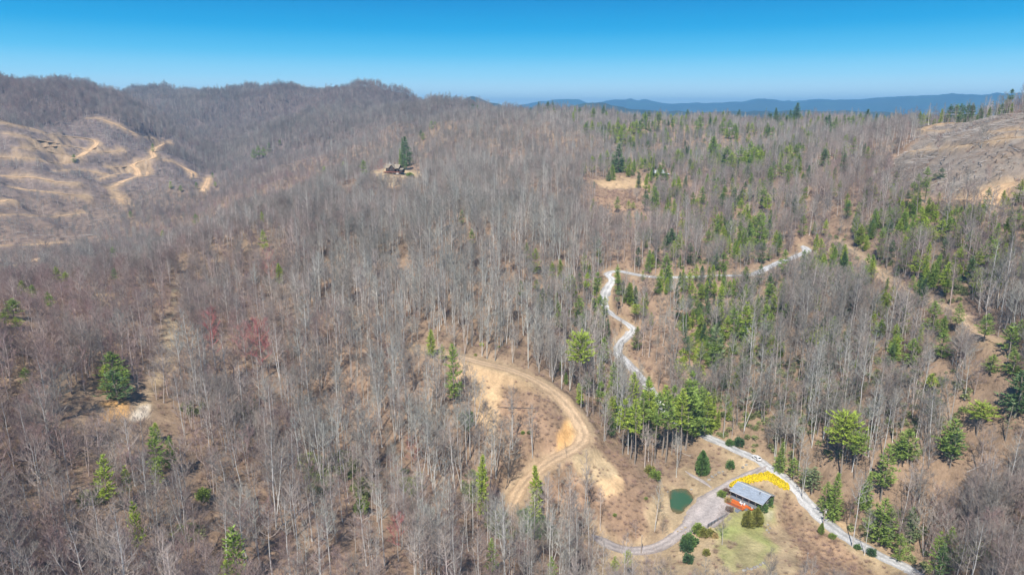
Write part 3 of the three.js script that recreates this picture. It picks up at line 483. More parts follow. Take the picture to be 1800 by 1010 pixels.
// stands: place words | landmark words @ its pixel | pixel of each tree: x,top,base,kind+tone[,width]
const stands = `along the far crest of the woods|the wooded knob@760,190|792,190,199,wd 831,182,194,wd 839,184,194,wm 933,184,198,wd 947,178,199,hd 963,178,196,wd 974,189,201,wm 1019,188,208,wd 1043,188,212,wm 1061,185,209,hd 1085,196,214,wm 1130,192,208,wm 1140,185,206,wd 1159,196,212,wm 1179,199,216,wy 1189,193,213,wm
in the bright evergreen block behind the upper ledge|the upper ledge@1090,318|1071,215,238,wy 1085,213,240,wy 1095,217,246,wy 1090,227,260,wy 1118,210,241,wy 1129,217,242,wm 1112,213,236,wy 1078,228,252,wm 1106,222,246,wy
around the upper tan ledge|the ledge@1080,322|1087,253,303,hd 1105,276,307,wm 1076,289,316,hm 1070,299,318,hd 1112,292,309,wm 1132,276,304,wm 1143,264,284,wd 1122,309,330,hy 1152,328,368,sm 1085,345,375,wm 1105,351,372,wy 1113,354,370,wy 1176,354,375,wm 1194,314,332,hd 1169,256,278,sm 1191,261,288,wy 1199,268,290,wy
around the log house on the shoulder|the log house@690,297|709,236,298,hd,15 714,240,292,hd 704,262,296,hm,9 640,281,310,wm 605,283,307,wy 740,228,244,wd 744,233,247,wm 758,212,228,wm 765,213,228,wm 572,292,320,wy 735,250,270,dg 746,262,282,dg
scattered through the middle woods|the log house@690,297|829,402,436,wm 812,368,396,wg 943,490,514,wm 465,403,442,wy 461,371,392,sy 492,462,500,sy 345,375,395,wm 286,404,420,wy
in the far western valley|the valley notch@370,320|537,147,157,wd 202,432,462,wm 131,274,290,wm 374,301,314,wm 318,325,339,wm 300,318,332,wy 455,255,280,wm 447,262,284,wm 464,258,280,wm 492,245,257,wm 473,250,270,wg 269,251,267,wm 345,318,332,wm 378,318,330,wy 230,370,385,wm
along the near western ridge|the pale ridge top@250,440|101,467,503,wy 116,476,500,wy 25,523,560,wm,42 10,545,578,wy 30,556,580,wy 59,499,528,wm 88,512,548,wm 40,492,520,wy 202,470,495,wg
at the foot of the western slope|the orange bank@195,715|47,645,680,wm 203,616,674,wm,54 206,648,707,wd,58 188,640,690,wy 218,640,690,wm
in the lower western woods|the orange bank@195,715|195,800,905,wy,44 226,818,880,wy,26 278,752,850,wm,36 303,766,830,wm,32 279,812,860,wy,34 247,884,990,wy,34 275,742,775,sy 418,932,1035,wm,62 405,985,1040,wy
below the dirt track in the pale wood|the pond@1195,880|758,582,630,sy,16 777,606,640,wy,18 797,606,712,wm,38 849,806,912,sy,22 864,950,1012,wm,26 969,982,1030,wm,24 940,824,915,sy,22 1080,980,1025,ty 1102,974,1020,uy,18
beside the bends of the gravel road|the hairpin bend@1070,485|1031,479,540,ty 1049,477,545,tm 1017,519,575,wm 1053,517,560,wm 1085,480,505,wy 1085,506,550,tg 1117,530,565,uy,22 1140,435,478,sm 1169,446,500,wm 1179,401,440,hd,36 1019,592,700,uy,52 1076,637,715,tm 1054,671,735,tm 1175,462,492,wd
in the tall stand above the pond|the pond@1195,880|1110,655,745,ty 1137,664,770,tm 1095,703,800,ty 1115,705,815,ty 1108,716,806,tm 1137,671,790,ty 1152,688,815,tm 1128,690,790,tm 1165,668,800,ty 1180,660,798,tm 1195,672,805,ty 1170,690,812,tm 1205,668,790,wm 1215,690,775,wm 1228,682,765,wm 1222,700,772,wd 1240,690,765,wy 1188,700,800,tm 1212,655,760,tm 1247,705,758,wy
along the eastern skyline|the logged slope@1700,260|1208,192,216,wd 1229,203,238,wm 1223,210,232,wm 1247,207,228,wm 1279,185,206,wd 1298,183,209,hd 1345,178,204,dd 1363,188,217,hd 1399,181,218,hd 1388,190,214,hd 1399,194,218,hm 1454,203,244,hd 1468,205,231,hm 1490,205,228,wm 1498,203,224,wm 1523,192,228,hd 1540,187,207,hd 1564,176,204,hd
in the crest clump over the logged slope|the logged slope@1700,260|1617,173,190,wd 1668,165,198,wd 1678,166,198,wd 1686,163,197,wd 1692,168,198,wd 1700,161,195,wd 1708,165,196,wd 1742,171,200,dd 1760,178,200,wd 1774,153,196,td
in the green band across the upper eastern woods|the upper shed@1155,303|1252,227,295,sm 1269,213,238,wm 1281,210,244,wm 1291,217,244,wm 1321,215,238,wy 1346,224,243,wm 1357,222,250,wm 1277,256,296,wm 1286,266,298,wy 1301,256,296,wm 1309,264,298,wy 1316,248,296,wm 1324,256,298,wy 1331,254,286,wm 1338,262,290,wy
over the middle of the eastern woods|the upper shed@1155,303|1382,256,284,wy 1402,251,278,wm 1409,252,280,wm 1419,230,256,wm 1449,261,291,hd,26 1353,291,324,wm 1384,286,314,wm,24 1320,304,331,sm 1412,304,324,wd 1415,328,350,wm 1274,325,351,wm 1237,341,361,wm 1220,346,363,wm 1205,308,331,hd 1528,311,338,wd 1604,320,352,wm 1655,294,314,wd 1643,304,317,wd
in the green column above the road head|the road head@1418,441|1341,328,372,wm 1348,340,376,wy 1333,368,436,wm 1301,348,386,wy 1312,356,390,wy 1335,385,440,wm 1322,378,410,wm 1306,399,433,wm 1261,392,420,wm 1272,395,420,wy 1244,402,433,wm 1368,405,435,wg 1290,430,455,wm 1372,453,470,wm
on the upper eastern slope|the road head@1418,441|1490,350,383,wm 1535,367,413,wm 1515,402,427,wy 1587,368,414,wm 1580,385,416,wy 1617,362,397,wm 1606,374,404,wm 1597,355,380,wm 1653,382,425,wy 1668,384,412,wy 1789,360,390,wm 1735,415,476,wm,40 1722,432,474,wm 1796,402,445,wd 1629,424,468,sy 1678,449,474,wm 1767,345,366,wy
in the row under the road head|the road head@1418,441|1447,444,472,wy 1463,446,474,wm 1486,446,474,wm 1604,478,506,wm 1628,471,508,wm 1615,484,508,wy
in the green knot below the road|the hairpin bend@1070,485|1217,497,534,wy 1240,497,526,wm 1269,487,526,wm 1293,488,526,wm 1220,524,555,wm 1281,492,524,wm 1353,498,536,wm,34 1345,534,580,wm,30 1309,530,606,wy,34 1289,540,596,wm,32 1298,552,604,wm 1257,567,645,wg,32 1230,500,530,wm 1252,600,650,wm
on the open eastern slope|the old slanting track@1600,515|1559,515,550,wm 1547,561,600,wm,24 1638,528,585,wm,36 1680,540,590,wm,26 1574,583,625,wm,26 1570,598,640,wm,30 1601,594,645,wm,36 1655,580,630,wm,36 1729,561,612,wm,36 1772,566,630,wm,44 1789,560,610,wm 1742,621,656,wm,30 1779,614,660,wm,36 1634,655,700,ty,28 1483,581,606,sy
on the steep slope at the eastern edge|the white car@1330,804|1786,650,730,wd,60 1793,668,722,wd 1719,709,765,uy,52 1668,736,815,wm,60 1672,752,822,wd,46 1594,752,812,wm,52 1580,766,818,wm,40 1769,705,775,dg
along the uphill side of the gravel road|the white car@1330,804|1372,772,826,hm,26 1395,798,838,wm,34 1429,808,858,wg,44 1416,812,852,wm,34 1476,732,842,uy,66 1503,765,842,um,38 1466,822,905,hm,38 1450,840,898,wm,26 1550,782,880,wm,48 1547,862,945,wm,52 1560,880,950,wm,40 1580,935,985,wm,26 1560,905,955,wg,30 1641,927,1015,wm,34 1651,944,1015,wd,32 1668,924,985,wm,30 1720,1000,1045,wm,30 1522,830,895,hm,30 1600,885,950,sg,22`;
let nEver = 0;
for (const line of stands.split('\n')) {
  const [where, mark, list] = line.split('|'), [markName, markAt] = mark.split('@'), [mx, my] = markAt.split(',').map(Number);
  const rows = list.trim().split(' ').map((s) => { const [x, t, b, k, w] = s.split(','); return { x: +x, t: +t, b: +b, kind: k[0], tone: k[1], w: +w || 0 }; });
  rows.sort((a, b) => Math.hypot(a.x - mx, a.b - my) - Math.hypot(b.x - mx, b.b - my));
  rows.forEach((q, i) => {
    const o = plantEvergreen(q.x, q.t, q.b, q.kind, q.tone, q.w); nEver++;
    o.name = numbered(q.kind === 'h' ? 'hemlock_tree' : q.kind === 'd' ? 'ragged_conifer' : 'pine_tree');
    const w1 = `${toneWord[q.tone]} ${kindWord[q.kind]}`, w2 = `${ordinal[i]} evergreen from ${markName}`;
    const full = `${w1} ${where}, ${w2}`.replace(/,/g, ', ').replace(/ +/g, ' ');
    tag(o, full.split(' ').length <= 16 ? full : `${toneWord[q.tone].replace('mid-', '')} ${q.kind === 'h' ? 'hemlock' : q.kind === 'd' ? 'conifer' : 'pine'} ${where}, ${ordinal[i]} from ${markName}`, 'tree', `evergreens ${where}`);
  });
}
console.log('evergreens', nEver, Object.entries(ever).map(([n, l]) => n + ':' + l.map((k) => k.n)).join(' '));
// ---------------------------------------------------------------- the pond and its stones
{
  const shape = new THREE.Shape(new THREE.CatmullRomCurve3(pondPts.map(([x, z]) => V(x, 0, z)), true).getPoints(60).map((p) => new THREE.Vector2(p.x, -p.z)));
  const rim = shape.getPoints(), mx = rim.reduce((a, p) => a + p.x, 0) / rim.length, mz = -rim.reduce((a, p) => a + p.y, 0) / rim.length, P = [], Cc = [], idx = [], n = rim.length, rings = 9;
  for (let k = 0; k <= rings; k++) rim.forEach((p, i) => { const t = k / rings, x = lerp(mx, p.x, t), z = lerp(mz, -p.y, t), sh = smooth(.62, 1.02, t + .25 * fbm(x / 2.5, z / 2.5, 2) + .14 * (z < mz)); P.push(x, pondY, z); Cc.push(lerp(.050, .17, sh), lerp(.118, .125, sh), lerp(.066, .06, sh)); if (k < rings) { const a = k * n + i, b = k * n + (i + 1) % n; idx.push(a, a + n, b, b, a + n, b + n); } });
  const g = new THREE.BufferGeometry(); g.setAttribute('position', new THREE.Float32BufferAttribute(P, 3)); g.setAttribute('color', new THREE.Float32BufferAttribute(Cc, 3)); g.setIndex(idx); g.computeVertexNormals();
  const o = new THREE.Mesh(g, new THREE.MeshPhysicalMaterial({ vertexColors: true, roughness: .05, specularIntensity: .6 })); o.name = 'pond'; o.receiveShadow = true; scene.add(o);
  tag(o, 'small dark green pond in the straw-coloured bank beside the driveway', 'pond', null, 'structure');
}
const stoneGeo = [0, 1, 2, 3].map((i) => { const g = new THREE.IcosahedronGeometry(.5, 2), p = g.attributes.position; for (let k = 0; k < p.count; k++) { const v = V(p.getX(k), p.getY(k), p.getZ(k)), f = 1 + .38 * fbm(v.x * 2.3 + i * 7, v.y * 2.3 + v.z * 1.7, 3); p.setXYZ(k, v.x * f * 1.25, v.y * f * .75, v.z * f); } g.computeVertexNormals(); return g; });
const stoneMat = [mat(.52, .48, .41, 1, { map: gravelTex }), mat(.42, .38, .33, 1, { map: gravelTex })];
function stones(where, mark, list) {
  list.split(' ').map((s) => s.split(',').map(Number)).forEach(([px, py, s], i) => { const p = at(px, py), o = part('boulder', stoneGeo[i % 4], stoneMat[i % 2], scene); o.name = numbered('boulder'); o.position.set(p.x, ground(p.x, p.z) + s * .12, p.z); o.scale.setScalar(s); o.rotation.y = i * 2.1; tag(o, `${i % 2 ? 'darker' : 'pale'} boulder ${where}, ${ordinal[i]} from ${mark}`, 'boulder', `boulders ${where}`); });
}
stones('in the row at the bottom of the lawn', 'the pond side', '1309,1003,1.3 1315,1000,1.1 1321,1001,1.2 1327,998,1.3 1332,996,1.0 1337,993,1.2 1343,990,1.1');
stones('on the bank behind the driveway', 'the footpath', '1247,843,1.3 1252,838,1.5 1258,835,1.2 1264,831,1.4 1271,829,1.0 1306,823,1.4 1312,821,1.1');
stones('along the far rim of the pond', 'the driveway', '1216,856,.9 1208,853,1.1 1200,853,.8 1191,852,1.0 1182,853,.9 1174,858,.8');
stones('on the bare slope beside the cabin', 'the hedge', '1350,925,.8 1354,929,.9 1348,932,1.0 1352,936,.8');

// ---------------------------------------------------------------- leafy shrubs and hedges
const stemMat = mat(.2, .16, .12);
function foliageGeo(n, blob, size, jitter = .35) {                   // blob(): a point and an outward direction on or in the plant
  const s = new Soup();
  for (let k = 0; k < n; k++) { const [p, d] = blob(), g = d.clone().add(V(rr(-.8, .8), rr(-.4, .8), rr(-.8, .8))).normalize(), sd = V(rr(-1, 1), rr(-1, 1), rr(-1, 1)).cross(g).normalize().multiplyScalar(size * rr(.3, .55)), v = rr(1 - jitter, 1 + jitter); s.tri(p.clone().add(sd), p.clone().sub(sd), p.clone().addScaledVector(g, size * rr(.8, 1.4)), [v, v, v]); }
  return s.geo();
}
const bushShape = (kind) => () => { const a = rr(0, 6.283), u = rnd(), r = rr(.55, 1.0), lump = 1 + .2 * Math.sin(a * 3 + u * 5) + .15 * Math.sin(a * 7 + u * 9);
  if (kind === 'cone') { const y = u ** .9, w = .5 * Math.sin(Math.min(1, (y + .12) * 2.6) * 1.57) * (1 - y ** 2.6 * .93) * r * lump; return [V(Math.cos(a) * w, y, Math.sin(a) * w), V(Math.cos(a), .5, Math.sin(a))]; }
  const th = Math.acos(1 - u * 1.55), w = Math.sin(th) * r * lump * .5; return [V(Math.cos(a) * w, .42 + Math.cos(th) * r * lump * .55, Math.sin(a) * w), V(Math.cos(a) * Math.sin(th), Math.cos(th) + .2, Math.sin(a) * Math.sin(th))]; };
const bushGeo = { cone: [0, 1].map(() => foliageGeo(2800, bushShape('cone'), .085)), round: [0, 1, 2].map(() => foliageGeo(1100, bushShape('round'), .11, .5)) };
const bushStem = (() => { const s = new Soup(); for (let k = 0; k < 6; k++) s.tube([V(0, -.05, 0), V(rr(-.2, .2), .5, rr(-.2, .2))], [.025, .01], 3, [1, 1, 1]); return s.geo(false); })();
const leafMat = { olive: mat(.22, .215, .045, .8, { vertexColors: true }), green: mat(.10, .18, .045, .8, { vertexColors: true }), lime: mat(.20, .27, .05, .8, { vertexColors: true }), deep: mat(.06, .12, .045, .8, { vertexColors: true }), brown: mat(.20, .13, .09, .9, { vertexColors: true }), gold: mat(.95, .74, .012, .7, { vertexColors: true }), straw: mat(.45, .33, .14, .9, { vertexColors: true }) };
function bush(px, base, h, w, kind, leaf, label, name = 'bush', category = 'bush') {
  const p = at(px, base), o = thing(name, label, category, [p.x, ground(p.x, p.z) - .05, p.z], rr(0, 6.28));
  part('stems', bushStem, stemMat, o); part('foliage', bushGeo[kind][Math.floor(rnd() * bushGeo[kind].length)], leafMat[leaf], o); o.scale.set(w, h, w); keepOut.push({ x: p.x, z: p.z, r: w * .6, d: p.d, nx: p.x / p.d, nz: p.z / p.d, front: 20, w: w * .7 });
  return o;
}
bush(1314, 925, 6.6, 4.6, 'cone', 'olive', 'olive conical arborvitae at the deck corner, beside the pond-side steps', 'arborvitae', 'shrub'); bush(1330, 924, 7.2, 4.8, 'cone', 'olive', 'taller olive conical arborvitae next to the clipped green end hedge', 'arborvitae', 'shrub');
bush(1341, 905, 3.6, 3.8, 'round', 'green', 'rounded green shrub against the gable end, lower of two', 'shrub', 'shrub'); bush(1349, 895, 4.0, 4.0, 'round', 'green', 'rounded green shrub against the gable end, upper of two', 'shrub', 'shrub');
bush(1269, 872, 2.6, 3.4, 'round', 'lime', 'light green round bush at the driveway edge near the yellow hedge'); bush(1279, 866, 1.8, 3.6, 'round', 'brown', 'bare brown bush at the end of the yellow hedge');
bush(1280, 883, 2.4, 2.6, 'round', 'straw', 'straw-coloured bush at the driveway end of the cabin'); bush(1283, 898, 1.6, 3.0, 'round', 'brown', 'reddish brown low bush beside the orange deck');
bush(1228, 938, 3.8, 4.6, 'round', 'lime', 'light green bush at the lower end of the timber wall'); bush(1237, 943, 3.6, 3.6, 'round', 'olive', 'olive bush below the timber wall, beside the light green one'); bush(1249, 941, 2.6, 3.0, 'round', 'olive', 'smaller olive bush at the lawn corner under the timber wall'); bush(1257, 944, 1.8, 2.4, 'round', 'straw', 'low straw-coloured bush by the lawn tree');
bush(1211, 962, 5.6, 5.6, 'round', 'green', 'large dense green bush below the driveway bend'); bush(1207, 968, 4.6, 4.4, 'round', 'deep', 'dark green bush tucked behind the large one below the driveway'); bush(1210, 989, 3.6, 3.6, 'round', 'deep', 'small dark green bush below the large bush by the driveway'); bush(1242, 975, 2.4, 2.6, 'round', 'olive', 'olive bush in the ditch under the lawn');
bush(1234, 834, 11, 5.6, 'cone', 'green', 'tall rounded evergreen shrub between the pond and the gravel road', 'shrub', 'shrub'); bush(1284, 824, 4.2, 3.4, 'round', 'green', 'small round green shrub alone on the bank below the gravel road');
bush(1152, 842, 4.0, 4.4, 'round', 'lime', 'light green bush at the edge of the tall pine stand by the knoll'); bush(1143, 832, 3.6, 4.0, 'round', 'olive', 'olive bush under the tall pines by the knoll');
bush(1136, 878, 1.2, 1.4, 'round', 'lime', 'tiny green bush on the knoll slope above the pond'); bush(1081, 907, 1.2, 1.4, 'round', 'lime', 'tiny green bush on the knoll slope above the driveway'); bush(919, 762, 1.3, 1.6, 'round', 'lime', 'small green bush on the knoll, nearer the dirt track start'); bush(930, 762, 1.4, 1.7, 'round', 'olive', 'small olive bush on the knoll, beside the other green one');
bush(1463, 952, 1.8, 2.6, 'round', 'lime', 'yellow-green bush on the bank below the gravel road'); bush(1507, 969, 1.8, 2.4, 'round', 'green', 'green bush at the foot of the roadside trees'); bush(1532, 979, 2.6, 3.2, 'round', 'deep', 'dark bush at the gravel road edge near the forked tree'); bush(1443, 944, 4.6, 2.2, 'cone', 'lime', 'small young yellow-green tree on the bank below the gravel road', 'young_tree', 'tree');
bush(635, 902, 4.8, 4.6, 'round', 'lime', 'yellow-green bush alone among bare trees below the western slope'); bush(358, 880, 4, 4, 'round', 'lime', 'pale green bush between the tall pale trunks of the lower western wood');
bush(1241, 760, 5, 5, 'round', 'lime', 'bright lime bush where the gravel road leaves the pine stand'); bush(1250, 748, 6, 5, 'round', 'lime', 'bright lime bush above the gravel road at the pine stand');
bush(1283, 781, 3, 3.6, 'round', 'green', 'green bush above the gravel road before the white car'); bush(1300, 778, 4.5, 4.2, 'round', 'deep', 'dark green bush on the bank above the white car');
bush(720, 310, 4, 8, 'round', 'lime', 'yellow-green bushes beside the log house drive');
{ // the flowering hedge
  const line = spanOf('1285,858 1293,854 1302,850 1313,847 1324,844.5 1335,843 1345,843.5 1354,847 1363,852 1372,858 1380,863 1387,867').map(([a, b]) => at(a, b)), c = new THREE.CatmullRomCurve3(line.map((p) => V(p.x, 0, p.z))), o = thing('flowering_hedge', 'long curved hedge in bright yellow bloom behind the cabin', 'hedge', [line[5].x, 0, line[5].z]);
  const mid = V(line[5].x, 0, line[5].z), pt = (t, off, y) => { const p = c.getPointAt(t), d = c.getTangentAt(t); const x = p.x - d.z * off, z = p.z + d.x * off; return V(x - mid.x, ground(x, z) + y, z - mid.z); };
  const blob = (core) => () => { const t = rnd(), a = rr(-.25, Math.PI + .25), r = core ? rr(.5, 1.0) : rr(.82, 1.08), lump = 1 + .22 * fbm(t * 34, a, 2) + .10 * Math.sin(t * 80), taper = Math.min(1, t * 14 + .35, (1 - t) * 14 + .35); return [pt(t, Math.cos(a) * 1.5 * r * lump * taper, .35 + Math.max(-.3, Math.sin(a)) * 1.5 * r * lump * taper), V(Math.cos(a), Math.sin(a) + .3, 0)]; };
  part('stems', foliageGeo(6000, blob(true), .34), leafMat.olive, o); part('blossom', foliageGeo(15000, blob(false), .25, .35), leafMat.gold, o);
  for (let t = 0; t <= 1; t += .05) { const p = c.getPointAt(t); keepOut.push({ x: p.x, z: p.z, r: 3 }); }
}

// ---------------------------------------------------------------- the cabin
const tex = (w, h, f) => { const c = document.createElement('canvas'); c.width = w; c.height = h; f(c.getContext('2d'), w, h); const t = new THREE.CanvasTexture(c); t.colorSpace = THREE.SRGBColorSpace; t.wrapS = t.wrapT = THREE.RepeatWrapping; return t; };
const boards = (base, dark, n) => tex(256, 256, (g, w, h) => { g.fillStyle = base; g.fillRect(0, 0, w, h); for (let i = 0; i < n; i++) { const v = hash(i, 5); g.fillStyle = `rgba(0,0,0,${.05 + .22 * v})`; g.fillRect(0, i * h / n, w, h / n - 2); g.fillStyle = dark; g.fillRect(0, i * h / n, w, 2); } for (let i = 0; i < 500; i++) { g.fillStyle = `rgba(${hash(i, 1) > .5 ? 255 : 0},${hash(i, 1) > .5 ? 240 : 0},${hash(i, 1) > .5 ? 210 : 0},.06)`; g.fillRect(hash(i, 2) * w, hash(i, 3) * h, 30 * hash(i, 4) + 6, 2); } });
const W = {
  roof: mat(.60, .66, .72, .38, { metalness: .25, map: gravelTex }), wall: mat(1, 1, 1, .9, { map: boards('#77716b', '#3f3a36', 12) }), trim: mat(.55, .54, .52), glass: mat(.03, .04, .05, .08), door: mat(.22, .10, .06, .6), deck: mat(1, 1, 1, .75, { map: boards('#f07a2a', '#7a2f0c', 18) }), greyDeck: mat(1, 1, 1, .9, { map: boards('#8c9097', '#55585c', 14) }), white: mat(.8, .8, .78, .5), post: mat(.36, .30, .25), concrete: mat(.45, .43, .40), logs: mat(1, 1, 1, .9, { map: boards('#4a3022', '#24160e', 10) }), shingle: mat(.40, .335, .25, .95, { map: litterTex }), rail: mat(.30, .11, .07), pale: mat(.66, .67, .67, .6, { map: gravelTex }), dark: mat(.10, .085, .075),
};
const prism = (w, d, h, x, y, z) => { const s = new THREE.Shape([new THREE.Vector2(-d / 2, 0), new THREE.Vector2(d / 2, 0), new THREE.Vector2(0, h)]), g = new THREE.ExtrudeGeometry(s, { depth: w, bevelEnabled: false }); g.rotateY(Math.PI / 2); g.translate(x - w / 2, y, z); return g; };
function slope(w, run, rise, thick, x, y, z, front, seams) {           // one roof slope: its lower edge at z = +run (front) or -run
  const l = Math.hypot(run, rise), a = Math.atan2(rise, run), list = [box(w, thick, l, 0, 0, 0)];
  for (let k = 0; k <= seams; k++) list.push(box(.06, .07, l, -w / 2 + .03 + k * (w - .06) / Math.max(1, seams), thick / 2 + .03, 0));
  const g = merged(list); g.rotateX(front ? a : -a); g.translate(x, y + rise / 2, z + (front ? run / 2 : -run / 2)); return g;
}
const windowOn = (parent, w, h, x, y, z, ry, frameM = W.trim) => { const f = part('window', merged([box(w, .09, .08, 0, h / 2, 0), box(w, .09, .08, 0, -h / 2, 0), box(.09, h - .09, .08, -w / 2 + .045, 0, 0), box(.09, h - .09, .08, w / 2 - .045, 0, 0), box(.05, h - .09, .06, 0, 0, 0)]), frameM, parent); f.position.set(x, y, z); f.rotation.y = ry; part('pane', box(w - .1, h - .1, .03, 0, 0, -.005), W.glass, f); return f; };
{
  const turn = cabinTurn, y = cabinAt.y;
  const c = thing('cabin', 'grey cabin with a pale blue metal roof and an orange front deck', 'cabin', [cabinAt.x, y, cabinAt.z], turn); c.scale.setScalar(cabinScale);
  const D = -4.6, fl = .9;                                           // house body stands behind the measured front line; floor height
  part('foundation', box(13, fl + .6, 8.2, 0, (fl - .6) / 2, D - .2), W.concrete, c);
  part('wall', merged([box(12.9, 2.75, 8.1, 0, fl + 1.375, D - .2), prism(12.9, 8.1, 1.1, 0, fl + 2.7, D - .2)]), W.wall, c);
  const ridge = fl + 2.62, roof = part('roof', slope(14.2, 5.7, 1.75, .14, 0, ridge - .05, D - .2, true, 22), W.roof, c); part('roof', slope(14.2, 3.6, 1.35, .14, 0, ridge + .2, D - .2, false, 22), W.roof, c);
  part('ridge_cap', moved(new THREE.CylinderGeometry(.16, .16, 14.3, 8), 0, ridge + 1.72, D - .2, 0, 0, Math.PI / 2), W.trim, roof);
  part('flue', merged([moved(new THREE.CylinderGeometry(.13, .13, 1.1, 10), 3.4, ridge + 1.6, D + 1.4), moved(new THREE.ConeGeometry(.24, .2, 10), 3.4, ridge + 2.25, D + 1.4)]), W.dark, roof); part('vent', box(.5, .3, .5, -3, ridge + 1.25, D + 2), W.trim, roof); part('gutter', box(14.2, .12, .12, 0, ridge - .03, D + 5.62), W.white, c);
  part('fascia', box(14.2, .2, .06, 0, ridge - .14, D + 5.52), W.trim, c);
  for (const [x, w] of [[-4.6, 1.5], [-1.9, 1.3], [3.0, 1.6], [5.2, 1.1]]) windowOn(c, w, 1.2, x, fl + 1.5, D + 3.9, 0);
  const dr = part('door', box(1.0, 2.1, .09, .6, fl + 1.06, D + 3.9), W.door, c); part('handle', box(.06, .14, .08, .96, fl + 1.05, D + 3.98), W.trim, dr);
  windowOn(c, 1.3, 1.2, 6.5, fl + 1.5, D + 1, Math.PI / 2); windowOn(c, 1.1, 1.2, -6.5, fl + 1.5, D - 1, Math.PI / 2);
  for (let k = 0; k < 6; k++) part('post', box(.14, 2.45, .14, -6.6 + k * 2.64, fl + 1.1, D + 5.3), W.post, c);
  part('porch', box(13.6, .16, 1.9, 0, fl - .08, D + 4.9), W.greyDeck, c);
  part('deck', box(7.2, .16, 4.3, -1.9, fl - .18, D + 8.0), W.deck, c); part('deck', box(2.6, .14, 1.5, 2.6, fl - .3, D + 6.7), W.deck, c);
  part('railing', merged([box(6.6, .09, .08, -2.1, fl + .78, D + 10.1), box(.08, .09, 4.2, -5.36, fl + .78, D + 8.0), ...[-5.3, -3.7, -2.1, -.5, 1.1].map((x) => box(.09, .96, .09, x, fl + .3, D + 10.1)), ...Array.from({ length: 30 }, (_, i) => box(.04, .8, .04, -5.2 + i * .21, fl + .36, D + 10.1))]), W.rail, c);
  part('skirting', merged([box(6.6, .85, .08, -2.1, .22, D + 10.16), box(.08, .85, 4.2, -5.42, .22, D + 8)]), W.greyDeck, c);
  part('lower_deck', box(5.2, .14, 2.0, -1.8, .12, D + 11.3), W.greyDeck, c);
  for (let k = 0; k < 3; k++) part('step', box(1.3, .15, .34, 2.0, .68 - k * .2, D + 8.0 + k * .34), W.greyDeck, c);
  const toWorld = (x, yy, z) => c.localToWorld(V(x, yy, z)); c.updateMatrixWorld(true);
  const chairGeo = [merged([box(.55, .07, .52, 0, .44, 0)]), merged([box(.55, .55, .06, 0, .74, -.27, -.2)]), merged([[-.22, -.2], [.22, -.2], [-.22, .22], [.22, .22]].map(([a, b]) => box(.06, .42, .06, a, .21, b)))];
  [[.4, 7.0, .3, 'white patio chair on the orange deck by the cabin door'], [-1.6, 6.6, -.4, 'white patio chair at the middle of the orange deck under the eave'], [3.4, 6.6, 2.4, 'white patio chair on the small side deck by the arborvitae']].forEach(([x, z, r, label], i) => { const q = toWorld(x, fl - (i === 2 ? .23 : .1), D + z), o = thing('patio_chair', label, 'chair', [q.x, q.y, q.z], turn + r, 'white patio chairs'); part('seat', chairGeo[0], W.white, o); part('backrest', chairGeo[1], W.white, o); part('legs', chairGeo[2], W.white, o); });
  { const q = toWorld(-.6, fl - .1, D + 7.3), o = thing('patio_table', 'small white patio table between chairs on the orange deck', 'table', [q.x, q.y, q.z], turn); part('tabletop', moved(new THREE.CylinderGeometry(.55, .55, .05, 20), 0, .7, 0), W.white, o); part('pedestal', moved(new THREE.CylinderGeometry(.05, .25, .68, 12), 0, .34, 0), W.white, o); }
  keepOut.push({ x: cabinAt.x, z: cabinAt.z, r: 13 });
}
{ // timber retaining wall at the parking edge
  const a = at(1244, 927), b = at(1278, 905), l = Math.hypot(b.x - a.x, b.z - a.z), o = thing('timber_wall', 'long low grey timber wall at the lawn edge of the driveway', 'wall', [(a.x + b.x) / 2, ground((a.x + b.x) / 2, (a.z + b.z) / 2), (a.z + b.z) / 2], -Math.atan2(b.z - a.z, b.x - a.x));
  for (let k = 0; k < 4; k++) part('beam', box(l, .26, .3, 0, .05 + k * .28, (k % 2) * .02), W.greyDeck, o);
  for (let k = 0; k <= 6; k++) part('post', box(.22, 1.45, .16, -l / 2 + .2 + k * (l - .4) / 6, .5, .26), W.dark, o);
}

